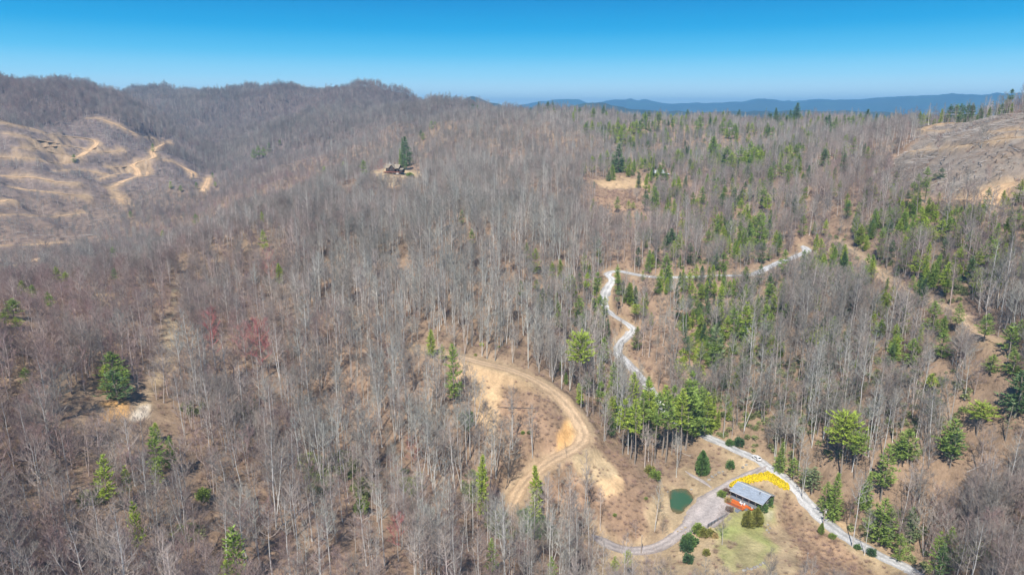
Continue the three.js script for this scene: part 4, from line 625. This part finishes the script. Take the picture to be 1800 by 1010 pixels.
// ---------------------------------------------------------------- the white car on the gravel road
{
  const p = at(1330, 808), q = at(1340, 815), turn = -Math.atan2(q.z - p.z, q.x - p.x), n = nearRoad(p.x, p.z), o = thing('parked_car', 'white sport utility car on the gravel road above the yellow hedge', 'car', [p.x, n.y + .2, p.z], turn);
  const paint = new THREE.MeshPhysicalMaterial({ color: new THREE.Color().setRGB(.8, .8, .79), roughness: .3, clearcoat: .8 }), tyreM = mat(.03, .03, .03, .9), rimM = mat(.5, .5, .52, .35, { metalness: .8 });
  const side = new THREE.Shape([[-2.3, .45], [-2.32, .95], [-2.1, 1.02], [-1.0, 1.08], [-.35, 1.62], [1.55, 1.66], [2.1, 1.15], [2.3, 1.02], [2.32, .45], [1.85, .36], [-1.85, .36]].map(([x, y]) => new THREE.Vector2(x, y)));
  const body = new THREE.ExtrudeGeometry(side, { depth: 1.62, bevelEnabled: true, bevelThickness: .1, bevelSize: .07, bevelSegments: 2 }); body.translate(0, 0, -.81); part('body', body, paint, o);
  for (const s of [-1, 1]) { const sh = new THREE.Shape([[-.72, 1.12], [-.28, 1.52], [1.42, 1.55], [1.78, 1.14]].map(([x, y]) => new THREE.Vector2(x, y))); const g = new THREE.ExtrudeGeometry(sh, { depth: .02, bevelEnabled: false }); g.translate(0, 0, s > 0 ? .915 : -.935); part('side_window', g, W.glass, o); }
  part('windscreen', box(.03, .74, 1.45, -.74, 1.4, 0, 0, 0, -.88), W.glass, o); part('rear_window', box(.03, .58, 1.4, 1.93, 1.42, 0, 0, 0, .82), W.glass, o);
  for (const x of [-1.45, 1.42]) for (const s of [-1, 1]) { const t = part('wheel', moved(new THREE.CylinderGeometry(.36, .36, .24, 20), x, .36, s * .86, Math.PI / 2), tyreM, o); part('rim', moved(new THREE.CylinderGeometry(.22, .22, .03, 14), x, .36, s * .99, Math.PI / 2), rimM, t); }
  for (const s of [-1, 1]) { part('headlight', box(.05, .14, .36, -2.38, .84, s * .62), mat(.7, .7, .7, .1), o); part('tail_light', box(.05, .3, .2, 2.38, .9, s * .72), mat(.35, .02, .02, .3), o); }
  part('roof_rack', merged([-1, 1].map((s) => box(1.7, .05, .05, .6, 1.76, s * .68))), W.dark, o);
  keepOut.push({ x: p.x, z: p.z, r: 5, d: p.d, nx: p.x / p.d, nz: p.z / p.d, front: 30, w: 5 });
}

// ---------------------------------------------------------------- the log house and the upper shed
function clearFor(p, r, front, w, lift = 1) { keepOut.push({ x: p.x, z: p.z, r, d: p.d, nx: p.x / p.d, nz: p.z / p.d, front, w, see: p.y + lift }); }
for (const r of roads) if (r.name !== 'driveway' && r.name !== 'footpath') r.pts.forEach((p, i) => { const d = Math.hypot(p.x, p.z), far = d > 620; if (i % (far ? 3 : 4) === 0) keepOut.push({ x: p.x, z: p.z, r: 1, d, nx: p.x / d, nz: p.z / d, front: 0, w: far ? 10 : 5, see: p.y + (far ? 1 : 2.5), reach: r.reach }); });
{
  const p = at(691, 303, 1000), k = p.d / FPX, c = thing('log_house', 'dark log house with tan gabled roofs and a deck on the wooded shoulder', 'house', [p.x, ground(p.x, p.z) + .4, p.z], -.28); c.scale.setScalar(.84);
  part('foundation', box(17, 3, 10, 0, -1, -2), W.concrete, c);
  part('wall', merged([box(16.6, 5.2, 9.6, 0, 3, -2), prism(16.6, 9.6, 3.6, 0, 5.6, -2)]), W.logs, c);
  part('roof', slope(19, 6.2, 4.5, .3, 0, 4.9, -2, true, 0), W.shingle, c); part('roof', slope(19, 6.2, 4.5, .3, 0, 4.9, -2, false, 0), W.shingle, c);
  const g1 = prism(7.4, 8.4, 4.2, 0, 0, 0); g1.rotateY(Math.PI / 2); g1.translate(1, 5, 2.4); const wing = part('front_wing', merged([box(8.2, 5.4, 6, 1, 2.5, 3.2), g1]), W.logs, c);
  for (const s of [-1, 1]) { const l = Math.hypot(5, 5.0), g = box(l, .3, 8.6, 0, 0, 0); g.rotateZ(-s * Math.PI / 4); g.translate(1 + s * 2.5, 7.0, 2.9); part('gable_roof', g, W.shingle, c); }
  part('side_wing', box(5.4, 3.4, 6.5, 10.8, 1.7, -1.6), W.logs, c); part('side_roof', slope(6.6, 4.2, 1.8, .25, 11, 3.3, -1.6, true, 0), W.shingle, c); part('side_roof', slope(6.6, 4.2, 1.8, .25, 11, 3.3, -1.6, false, 0), W.shingle, c);
  part('chimney', box(1.2, 4, 1.2, -5, 9.4, -2.5), W.concrete, c);
  for (const [x, y, w, h] of [[-.4, 3.6, 1.5, 2.2], [2.4, 3.6, 1.5, 2.2], [1, 6.6, 2.2, 1.7]]) windowOn(c, w, h, x, y, 6.25, 0, W.pale);
  for (const x of [-6.5, -4.3]) windowOn(c, 1.4, 1.8, x, 3.2, 2.86, 0, W.pale); for (const x of [7, 10, 12]) windowOn(c, 1.2, 1.3, x, 2.1, x > 8.3 ? 1.7 : 2.86, 0, W.pale);
  part('deck', box(21, .3, 4.2, 2, .6, 8.2), W.rail, c); part('railing', merged([box(21, .16, .14, 2, 1.7, 10.2), ...Array.from({ length: 15 }, (_, i) => box(.16, 1.1, .16, -8.4 + i * 1.48, 1.15, 10.2)), ...Array.from({ length: 60 }, (_, i) => box(.06, .9, .06, -8.4 + i * .352, 1.15, 10.2))]), W.rail, c);
  for (let i = 0; i < 6; i++) part('post', box(.3, 4, .3, -8.2 + i * 4.1, -1.4, 10), W.post, c);
  clearFor(p, 20, 45, 20, -2);
}
{
  const p = at(1155, 309), c = thing('metal_roofed_shed', 'low shed with a pale metal roof among trees near the upper ledge', 'shed', [p.x, ground(p.x, p.z) + .5, p.z], .22);
  part('wall', merged([box(12, 4, 7.6, 0, 1, 0), prism(12, 7.6, 2.2, 0, 3, 0)]), W.logs, c); part('roof', slope(13.6, 5.2, 2.9, .2, 0, 2.5, 0, true, 18), W.pale, c); part('roof', slope(13.6, 4.6, 2.6, .2, 0, 2.8, 0, false, 18), W.pale, c);
  part('lean_to', box(6, 2.4, 5, 9, .2, 1), W.dark, c); part('lean_to_roof', box(6.8, .16, 6, 9.2, 1.7, 1.2, .12), W.pale, c);
  for (const x of [-4, -1, 2, 4.6]) windowOn(c, 1.1, 1.1, x, 1.5, 3.85, 0); part('door', box(1, 2.1, .1, .5, .6, 3.86), W.door, c);
  clearFor(p, 12, 30, 13, 0);
}
// the tan ledge's own sight line, and other clearings kept open below
for (const [px, py, r, f, w] of [[1090, 322, 10, 45, 34], [1345, 207, 12, 60, 24], [1320, 478, 5, 14, 6], [1420, 440, 8, 18, 10], [205, 720, 10, 34, 15], [245, 722, 8, 30, 12], [1195, 880, 10, 0, 0], [720, 312, 8, 30, 14], [610, 326, 5, 25, 10], [1090, 600, 6, 18, 8], [1070, 545, 6, 16, 6]]) clearFor(at(px, py), r, f, w);

// ---------------------------------------------------------------- poles, lone trees, snags, fallen trunks
function pole(px, base, h, label, arm, lean = 0) {
  const p = at(px, base), o = thing('utility_pole', label, 'pole', [p.x, ground(p.x, p.z), p.z], .3); part('shaft', moved(new THREE.CylinderGeometry(.13, .19, h + .6, 10), 0, h / 2 - .3, 0), W.post, o);
  if (arm) { part('crossarm', box(2.4, .16, .14, 0, h - .7, .16), W.post, o); for (const x of [-1.05, -.4, .4, 1.05]) part('insulator', moved(new THREE.CylinderGeometry(.05, .07, .2, 8), x, h - .52, .16), W.pale, o); part('transformer', moved(new THREE.CylinderGeometry(.3, .3, .9, 14), .42, h - 1.6, .1), W.trim, o); } else part('cap', moved(new THREE.ConeGeometry(.16, .15, 10), 0, h + .07, 0), W.trim, o);
  o.rotation.z = lean; keepOut.push({ x: p.x, z: p.z, r: 4 });
}
pole(1127, 976, 7.5, 'plain dark wooden pole beside the lower driveway bend', false); pole(1447, 928, 7.5, 'wooden utility pole with a crossarm at the gravel road edge', true); pole(1415, 1008, 8, 'bare leaning wooden pole at the foot of the brushy bank', false, -.05);
function loneTree(px, base, top, kind, label, name = 'bare_tree', crownM, category = 'tree') {
  const p = at(px, base), slant = Math.hypot(p.d, EYE - p.y), h = (base - top) * slant / FPX / Math.cos(Math.atan(ray(px, base).slope)), list = kinds[kind], k = list[Math.floor(rnd() * list.length)], o = thing(name, label, category, [p.x, ground(p.x, p.z) - .15, p.z], rr(0, 6.28)); part('trunk', k.trunk, plain, o); part('crown', k.crown, crownM ?? plain, o); o.scale.setScalar(h / k.h); keepOut.push({ x: p.x, z: p.z, r: 3, d: p.d, nx: p.x / p.d, nz: p.z / p.d, front: 16, w: 3 }); return o;
}
const budRed = new THREE.MeshStandardMaterial({ color: new THREE.Color(1.55, .62, .62), vertexColors: true, roughness: .95 }), budPink = new THREE.MeshStandardMaterial({ color: new THREE.Color(1.35, .78, .74), vertexColors: true, roughness: .95 }), black = new THREE.MeshStandardMaterial({ color: new THREE.Color(.35, .32, .3), vertexColors: true, roughness: 1 });
loneTree(1270, 957, 903, 'maple', 'bare grey tree standing alone at the lawn corner by the timber wall'); loneTree(1410, 880, 803, 'poplar', 'slim bare pale tree between the yellow hedge end and the gravel road'); loneTree(1498, 966, 858, 'poplar', 'tall pale bare tree on the lower verge of the gravel road'); loneTree(1519, 981, 915, 'poplar', 'shorter forked bare tree on the lower verge of the gravel road');
loneTree(379, 640, 556, 'maple', 'red-budded maple, upper of three on the western slope', 'red_maple', budRed); loneTree(462, 668, 576, 'maple', 'crimson-budded maple, largest of three on the western slope', 'red_maple', budRed); loneTree(434, 662, 580, 'maple', 'pinkish budding maple between the two redder ones on the western slope', 'red_maple', budPink); loneTree(700, 985, 920, 'maple', 'small red-budded maple in the lower pale wood', 'red_maple', budRed); loneTree(478, 505, 440, 'maple', 'pink-budded maple higher up near the slim pine', 'red_maple', budPink); loneTree(670, 312, 283, 'maple', 'reddish budding tree at the side of the log house', 'red_maple', budPink); loneTree(724, 825, 775, 'maple', 'dusky pink budding tree in the pale wood below the knoll', 'red_maple', budPink);
{ const o = loneTree(889, 848, 795, 'oak', 'dark leaning leafless tree at the edge of the dirt track', 'leaning_tree', black); o.children[0].material = black; o.rotation.set(0, .4, -.3); const q = loneTree(997, 812, 786, 'poplar', 'dark leaning snag at the bend of the dirt track', 'leaning_tree', black); q.children[0].material = black; q.rotation.set(0, 2, -.35); const s = loneTree(1351, 1002, 984, 'sapling', 'short dark leaning snag at the bottom of the lawn', 'snag', black); s.children[0].material = black; s.rotation.z = -.5; }
const logGeo = moved(new THREE.CylinderGeometry(.14, .2, 1, 8), 0, 0, 0, 0, 0, Math.PI / 2), logMats = [mat(.55, .51, .46), mat(.40, .34, .28), mat(.5, .40, .28)];
'879,716,945,718 a thin dark trunk lying across the knoll brush|1450,708,1475,694 pale trunk fallen on the slope above the valley|1545,780,1562,760 pale trunk fallen between pines on the eastern slope|1375,575,1392,560 grey trunk fallen below the upper road|1570,655,1600,640 pale trunk fallen under the eastern pines|470,790,505,800 grey trunk fallen in the lower western wood|430,755,452,742 dark trunk fallen under the red maples|560,905,590,885 brown trunk fallen in the pale lower wood|1625,905,1648,890 grey trunk fallen above the gravel road|1700,830,1735,815 grey trunk fallen on the steep eastern bank|130,905,160,885 grey trunk fallen at the foot of the western wood|1195,795,1215,803 pale trunk fallen below the tall pine stand'.split('|').forEach((s) => {
  const m = s.match(/^([\d,]+) (.*)$/), [a, b, c, d] = m[1].split(',').map(Number), p = at(a, b), q = at(c, d), l = Math.hypot(q.x - p.x, q.z - p.z, ground(q.x, q.z) - ground(p.x, p.z)), o = thing('fallen_trunk', m[2].replace(/^a /, ''), 'fallen trunk', [(p.x + q.x) / 2, 0, (p.z + q.z) / 2]);
  const ya = ground(p.x, p.z), yb = ground(q.x, q.z); o.position.y = (ya + yb) / 2 + .15; o.rotation.set(0, -Math.atan2(q.z - p.z, q.x - p.x), Math.asin(clamp((yb - ya) / l, -1, 1)), 'YXZ'); const g = part('trunk', logGeo, /dark/.test(m[2]) ? W.dark : logMats[Math.floor(rnd() * 3)], o); g.scale.set(l, 1, 1); const br = new Soup(); for (let k = 0; k < 7; k++) { const x = rr(.1, .5) * l; br.tube([V(x, 0, 0), V(x + rr(.5, 1.6), rr(.2, 1.3), rr(-1.2, 1.2))], [.06, .012], 3, [.5, .46, .42]); } part('branches', br.geo(), plain, o);
});
// ---------------------------------------------------------------- planting the leafless woods
const koHash = new Map();                                            // keepOut by 50 m cells, each reaching as far as its sight line
for (const k of keepOut) { const R = Math.max(k.r, k.see ? (k.reach ? k.reach + 10 : k.d > 420 ? 140 : 65) : (k.front ?? 0) + (k.w ?? 0)); for (let a = Math.floor((k.x - R) / 50); a <= Math.floor((k.x + R) / 50); a++) for (let b = Math.floor((k.z - R) / 50); b <= Math.floor((k.z + R) / 50); b++) { const key = a * 4096 + b; if (!koHash.has(key)) koHash.set(key, []); koHash.get(key).push(k); } }
const none = [], near = (x, z) => koHash.get(Math.floor(x / 50) * 4096 + Math.floor(z / 50)) ?? none;
{
  const plant = (dLo, dHi, cell) => {
    const X = Math.sin(.80) * dHi, take = (x, z) => {
      const d = Math.hypot(x, z); if (d < dLo || d >= dHi || Math.abs(Math.atan2(x, -z)) > .80) return;
      const w = woodAt(x, z), gap = w.gap * (d > 1500 ? 1.0 : 1); if (rnd() > (cell / gap) ** 2) return;
      const s = soil(x, z), thin = clamp(1.05 + 1.1 * fbm(x / 22, z / 22 + 40, 2), .35, 1); if (rnd() > s.trees * thin) return;
      if (!clearOfRoads(x, z, d, true)) return;
      let cap = 99;
      for (const k of near(x, z)) { const ex = x - k.x, ez = z - k.z, rad = k.r; if (ex * ex + ez * ez < rad * rad) return; if (k.w) { const along = (k.d - d), off = Math.abs(x * k.nz - z * k.nx); if (along > 0 && off < k.w) { if (along < k.front) return; if (k.see && along < (k.reach ? (d < 640 ? k.reach : 30) : k.d > 420 ? 130 : k.x < 0 ? 55 : 24)) cap = Math.min(cap, EYE + (k.see - EYE) / k.d * d); } } }
      let q = rnd(), name = 'oak'; for (const [n, sh] of [['poplar', w.mix[0]], ['oak', w.mix[1]], ['maple', w.mix[2]], ['sapling', w.mix[3]]]) { if (q < sh) { name = n; break; } q -= sh; }
      const list = kinds[name], v = Math.floor(rnd() * list.length); let sc = rr(.5, 1.0) * (s.trees < .5 ? .8 : 1) * (lerp(1, .66, smooth(420, 1100, d)) + .26 * smooth(1150, 1500, d));
      if (d > 290 && d < 580 && Math.atan2(x, -z) < -.31) sc *= .74;
      const y = ground(x, z) - .2; if (cap < 98) { const m = (cap - y) / list[v].h; if (m < .3) return; sc = Math.min(sc, m * rr(.85, 1.1)); }
      if (hidden(x, z, y + list[v].h * sc)) return;
      trees.push({ x, y, z, d, name, v, sc, warm: clamp(w.warm + rr(-.35, .35)), turn: rr(0, 6.283), lean: rr(-.07, .07), lean2: rr(-.07, .07) });
    };
    for (let x = -X; x < X; x += cell) for (let z = -dHi; z < -60; z += cell) take(x + rr(-.5, .5) * cell, z + rr(-.5, .5) * cell);
  };
  plant(118, 560, 3.25); plant(560, 760, 4.4); plant(760, 1250, 4.9); plant(1250, 2600, 4.9);
  for (const [dHi, cell, part0] of [[420, 1.9, 1], [760, 3.6, 1]]) for (let x = -dHi * .75; x < dHi * .75; x += cell) for (let z = -dHi; z < -90; z += cell) {
    const bx = x + rr(-.5, .5) * cell, bz = z + rr(-.5, .5) * cell, d = Math.hypot(bx, bz); if (d > dHi || d < (dHi > 500 ? 420 : 118) || Math.abs(Math.atan2(bx, -bz)) > .78) continue;
    const b = soil(bx, bz).brush; if (rnd() > b * .8 || !clearOfRoads(bx, bz, d, false)) continue;
    if (near(bx, bz).some((k) => Math.hypot(bx - k.x, bz - k.z) < k.r * .8)) continue;
    const y = ground(bx, bz); if (hidden(bx, bz, y + 1)) continue;
    brushes.push({ x: bx, y, z: bz, sc: rr(.35, 1.15) * (dHi > 500 ? 1.4 : 1), turn: rr(0, 6.28) });
  }
}
const warmTint = (t) => { const w = t.warm, l = rr(.62, 1.16) * (1 + .3 * fbm(t.x / 55, t.z / 55, 2)) * lerp(1, .96, smooth(900, 1500, t.d)); return [l * lerp(1.0, 1.18, w), l * lerp(1.02, .94, w), l * lerp(.98, .90, w)]; };
// the 300 that show largest are trees of their own; the rest of the wood is one mass
const showsLarge = trees.filter((t) => { const [px, py] = pixelOf(t.x, t.y + kinds[t.name][t.v].h * t.sc * .55, t.z); return px > 5 && px < 1795 && py < 1000; })
  .map((t) => ({ t, s: kinds[t.name][t.v].h * t.sc / t.d })).sort((a, b) => b.s - a.s).slice(0, 300).map((q) => q.t);
const large = new Set(showsLarge);
const tones = [0, .3, .6, .9].map((w) => { const c = [1, 1, 1].map((_, i) => lerp([1, 1.02, .98][i], [1.18, .94, .90][i], w) * [1.1, .8, 1, .72][Math.round(w / .3)]); return new THREE.MeshStandardMaterial({ color: new THREE.Color().setRGB(...c), vertexColors: true, roughness: .95 }); });
const woodNames = { poplar: 'straight pale tree with narrow bare crown', oak: 'grey tree with broad bare crown', maple: 'small brownish tree with twiggy bare crown', sapling: 'thin young bare tree' };
const placeNames = [[180, 'at the far western frame edge'], [400, 'on the brown lower western slope'], [620, 'in the gully wood west of the knoll'], [860, 'in the pale wood below the dirt track'], [1080, 'between the dirt track and lower driveway'], [1400, 'in the lawn and driveway ground'], [9999, 'on the slope above the gravel road']];
const protos = {};
for (const t of showsLarge) {
  const k = kinds[t.name][t.v], key = t.name + t.v, [px] = pixelOf(t.x, t.y, t.z), place = placeNames.find((p) => px < p[0])[1];
  let o;
  if (!protos[key]) { o = new THREE.Group(); part('trunk', k.trunk, plain, o); part('crown', k.crown, tones[0], o); protos[key] = o; } else o = protos[key].clone();
  o.children[1].material = tones[Math.min(3, Math.floor(t.warm * 4))];
  o.name = numbered(t.name === 'sapling' ? 'bare_sapling' : 'bare_tree'); o.position.set(t.x, t.y, t.z); o.rotation.set(t.lean, t.turn, t.lean2); o.scale.setScalar(t.sc); scene.add(o);
  tag(o, `${woodNames[t.name]} ${place}`, 'tree', `${t.name === 'sapling' ? 'young trees' : t.name === 'poplar' ? 'pale straight trees' : t.name === 'oak' ? 'broad grey trees' : 'small brown trees'} ${place}`);
}
function mass(name, geos, mats, places, tint) {                      // places: [{variant, x, y, z, turn, sc, lean}]
  const root = new THREE.Group(); root.name = name; scene.add(root); root.userData.kind = 'stuff';
  geos.forEach((g, v) => {
    const mine = places.filter((p) => p.key === v); if (!mine.length) return;
    const im = new THREE.InstancedMesh(g, mats, mine.length); im.name = name + '_part'; im.castShadow = im.receiveShadow = true; im.userData.kind = 'stuff';
    const o = new THREE.Object3D();
    mine.forEach((p, i) => { o.position.set(p.x, p.y, p.z); o.rotation.set(p.lean ?? 0, p.turn, p.lean2 ?? 0); o.scale.set(p.sc, p.sc * (p.sy ?? 1), p.sc); o.updateMatrix(); im.setMatrixAt(i, o.matrix); const c = tint(p); im.setColorAt(i, new THREE.Color().setRGB(...c)); });
    root.add(im);
  });
  return root;
}
{
  const geos = [], index = {}; for (const n in kinds) kinds[n].forEach((k, v) => { index[n + v] = geos.length; geos.push(k.both); });
  const rest = trees.filter((t) => !large.has(t)); rest.forEach((t) => { t.key = index[t.name + t.v]; });
  tag(mass('bare_woods', geos, plain, rest, warmTint), 'leafless grey and brown hardwood forest covering every slope', 'forest', null, 'stuff');
  brushes.forEach((b) => { b.key = Math.floor(rnd() * 3); });
  tag(mass('undergrowth', brushGeo, plain, brushes, () => { const l = rr(.75, 1.15); return [l, l * rr(.92, 1.02), l * rr(.85, 1.05)]; }), 'low brown brush and brambles on the forest floor and clearings', 'undergrowth', null, 'stuff');
  console.log('trees', trees.length, 'brush', brushes.length, 'tri', Object.entries(kinds).map(([n, l]) => n + ':' + l.map((k) => k.n)).join(' '));
}

for (const o of scene.children) if (o.userData.label && o.userData.label.split(/\s+/).length > 16) console.log(o.name, o.userData.label);
// ---------------------------------------------------------------- logging slash and evergreen thickets
{
  const list = [], hill = areas.filter((a) => a.slash);
  for (const [n, a] of hill.entries()) for (let k = 0; k < (n ? 900 : 5000); k++) { const x = rr(a.lo[0], a.hi[0]), z = rr(a.lo[1], a.hi[1]); if (inside(a.pts, x, z) < 2 || nearRoad(x, z).d < 2.5) continue; const y = ground(x, z); if (hidden(x, z, y + 2)) continue; const grain = .5 + 1.6 * fbm(x / 60, z / 60, 2); list.push({ key: Math.floor(rnd() * 3), x, y: y + .2, z, turn: grain + rr(-.5, .5), lean2: rr(-.12, .12), sc: rr(.6, 1.5) * (n ? 1.4 : 1) }); }
  const geos = [0, 1, 2].map((i) => { const s = new Soup(); s.tube([V(-3 - i, 0, 0), V(0, .12, rr(-.2, .2)), V(3 + i, .05, 0)], [.16, .13, .06], 4, [.56, .52, .48]); for (let k = 0; k < 6; k++) { const x = rr(-2, 3 + i); s.tube([V(x, 0, 0), V(x + rr(.4, 1.5), rr(0, .7), rr(-1, 1))], [.05, .015], 3, [.47, .43, .40]); } return s.geo(); });
  tag(mass('logging_slash', geos, plain, list, () => { const l = rr(.5, 1.0); return [l, l * .96, l * .91]; }), 'grey felled trunks and branches strewn over the logged hillsides', 'logging slash', null, 'stuff');
}
{
  const g = [0, 1, 2].map(() => foliageGeo(150, bushShape('round'), .2)), list = [], spotsL = '1215,640,26,70,l 1228,600,20,40,l 1240,700,20,40,l 1205,570,14,30,l 1440,590,22,70,l 1470,640,60,70,g 1400,690,60,60,g 1360,740,50,50,g 1480,740,40,40,g 1560,700,50,40,g 1300,640,40,50,g 1290,720,40,40,g 1340,560,40,30,g 1240,560,24,30,g 940,925,26,34,d 960,935,18,20,d 925,918,16,20,d 600,820,30,30,g 560,850,26,24,g 545,815,20,20,g 880,925,30,30,g 830,860,24,24,g 720,850,24,24,g 640,860,24,20,g 1100,860,14,14,g 860,640,40,8,l 1680,500,40,30,g 1720,500,30,30,g 1600,440,40,30,g 1500,420,40,20,g 1660,700,30,30,g 1520,920,20,20,g 1600,960,30,30,g 1700,980,30,30,g 430,720,20,20,g 340,720,16,16,g 160,880,14,14,g 330,940,18,18,g 820,740,12,20,d 1180,470,40,20,g 1300,450,40,20,g 1250,470,30,16,g 1400,500,50,20,g 1480,480,40,24,g'.split(' ').map((s) => s.split(','));
  for (const [x, y, w, n, c] of spotsL) { const m = at(+x, +y), k = m.d / FPX; for (let i = 0; i < n * 1.7; i++) { const a = rr(0, 6.28), r = Math.sqrt(rnd()) * w * k, px = m.x + Math.cos(a) * r, pz = m.z + Math.sin(a) * r * 1.6, near = nearRoad(px, pz).d; if (near < 1.5 || soil(px, pz).trees < .12) continue; list.push({ key: Math.floor(rnd() * 3), x: px, z: pz, y: ground(px, pz) - .1, turn: rr(0, 6.28), sc: rr(1.2, 2.9), sy: rr(.5, .95), c }); } }
  tag(mass('laurel_thickets', g, plain, list, (p) => { const b = { l: [.34, .40, .06], g: [.24, .27, .10], d: [.13, .21, .06] }[p.c], l = rr(.7, 1.25); return b.map((v) => v * l); }), 'patches of evergreen laurel thicket under the bare trees', 'thicket', null, 'stuff');
}
{ // smaller pines between the ones that stand out
  const geos = [], cut = [], list = []; for (const k of ['w', 's']) ever[k].forEach((e) => { const c = e.crown.attributes.color.array, g = e.crown.clone(), t = e.trunk; cut.push(1); geos.push(merged([g, t.clone()])); });
  const hosts = scene.children.filter((o) => /^(pine|hemlock)_tree/.test(o.name) && o.position.x > 0 && o.position.z < -300).map((o) => o.position);
  for (let i = 0; i < 5200 && list.length < 1650; i++) { const h = hosts[Math.floor(rnd() * hosts.length)], d = Math.hypot(h.x, h.z), R = d * .045, x = h.x + rr(-R, R), z = h.z + rr(-R, R) * 1.6; if (nearRoad(x, z).d < 3 || soil(x, z).trees < .5) continue; const y = ground(x, z); if (hidden(x, z, y + 12)) continue; list.push({ key: Math.floor(rnd() * geos.length), x, y: y - .1, z, turn: rr(0, 6.28), sc: rr(.36, .88) * (d > 600 ? 1.15 : 1), sy: rr(.78, 1.05) }); }
  tag(mass('young_pines', geos, plain, list, () => { const c = needles['yymmd'[Math.floor(rnd() * 5)]], l = rr(.9, 1.4); return c.map((v) => v * l); }), 'smaller pines mixed in between the taller ones on the eastern slopes', 'pines', null, 'stuff');
}
renderer.render(scene, camera);
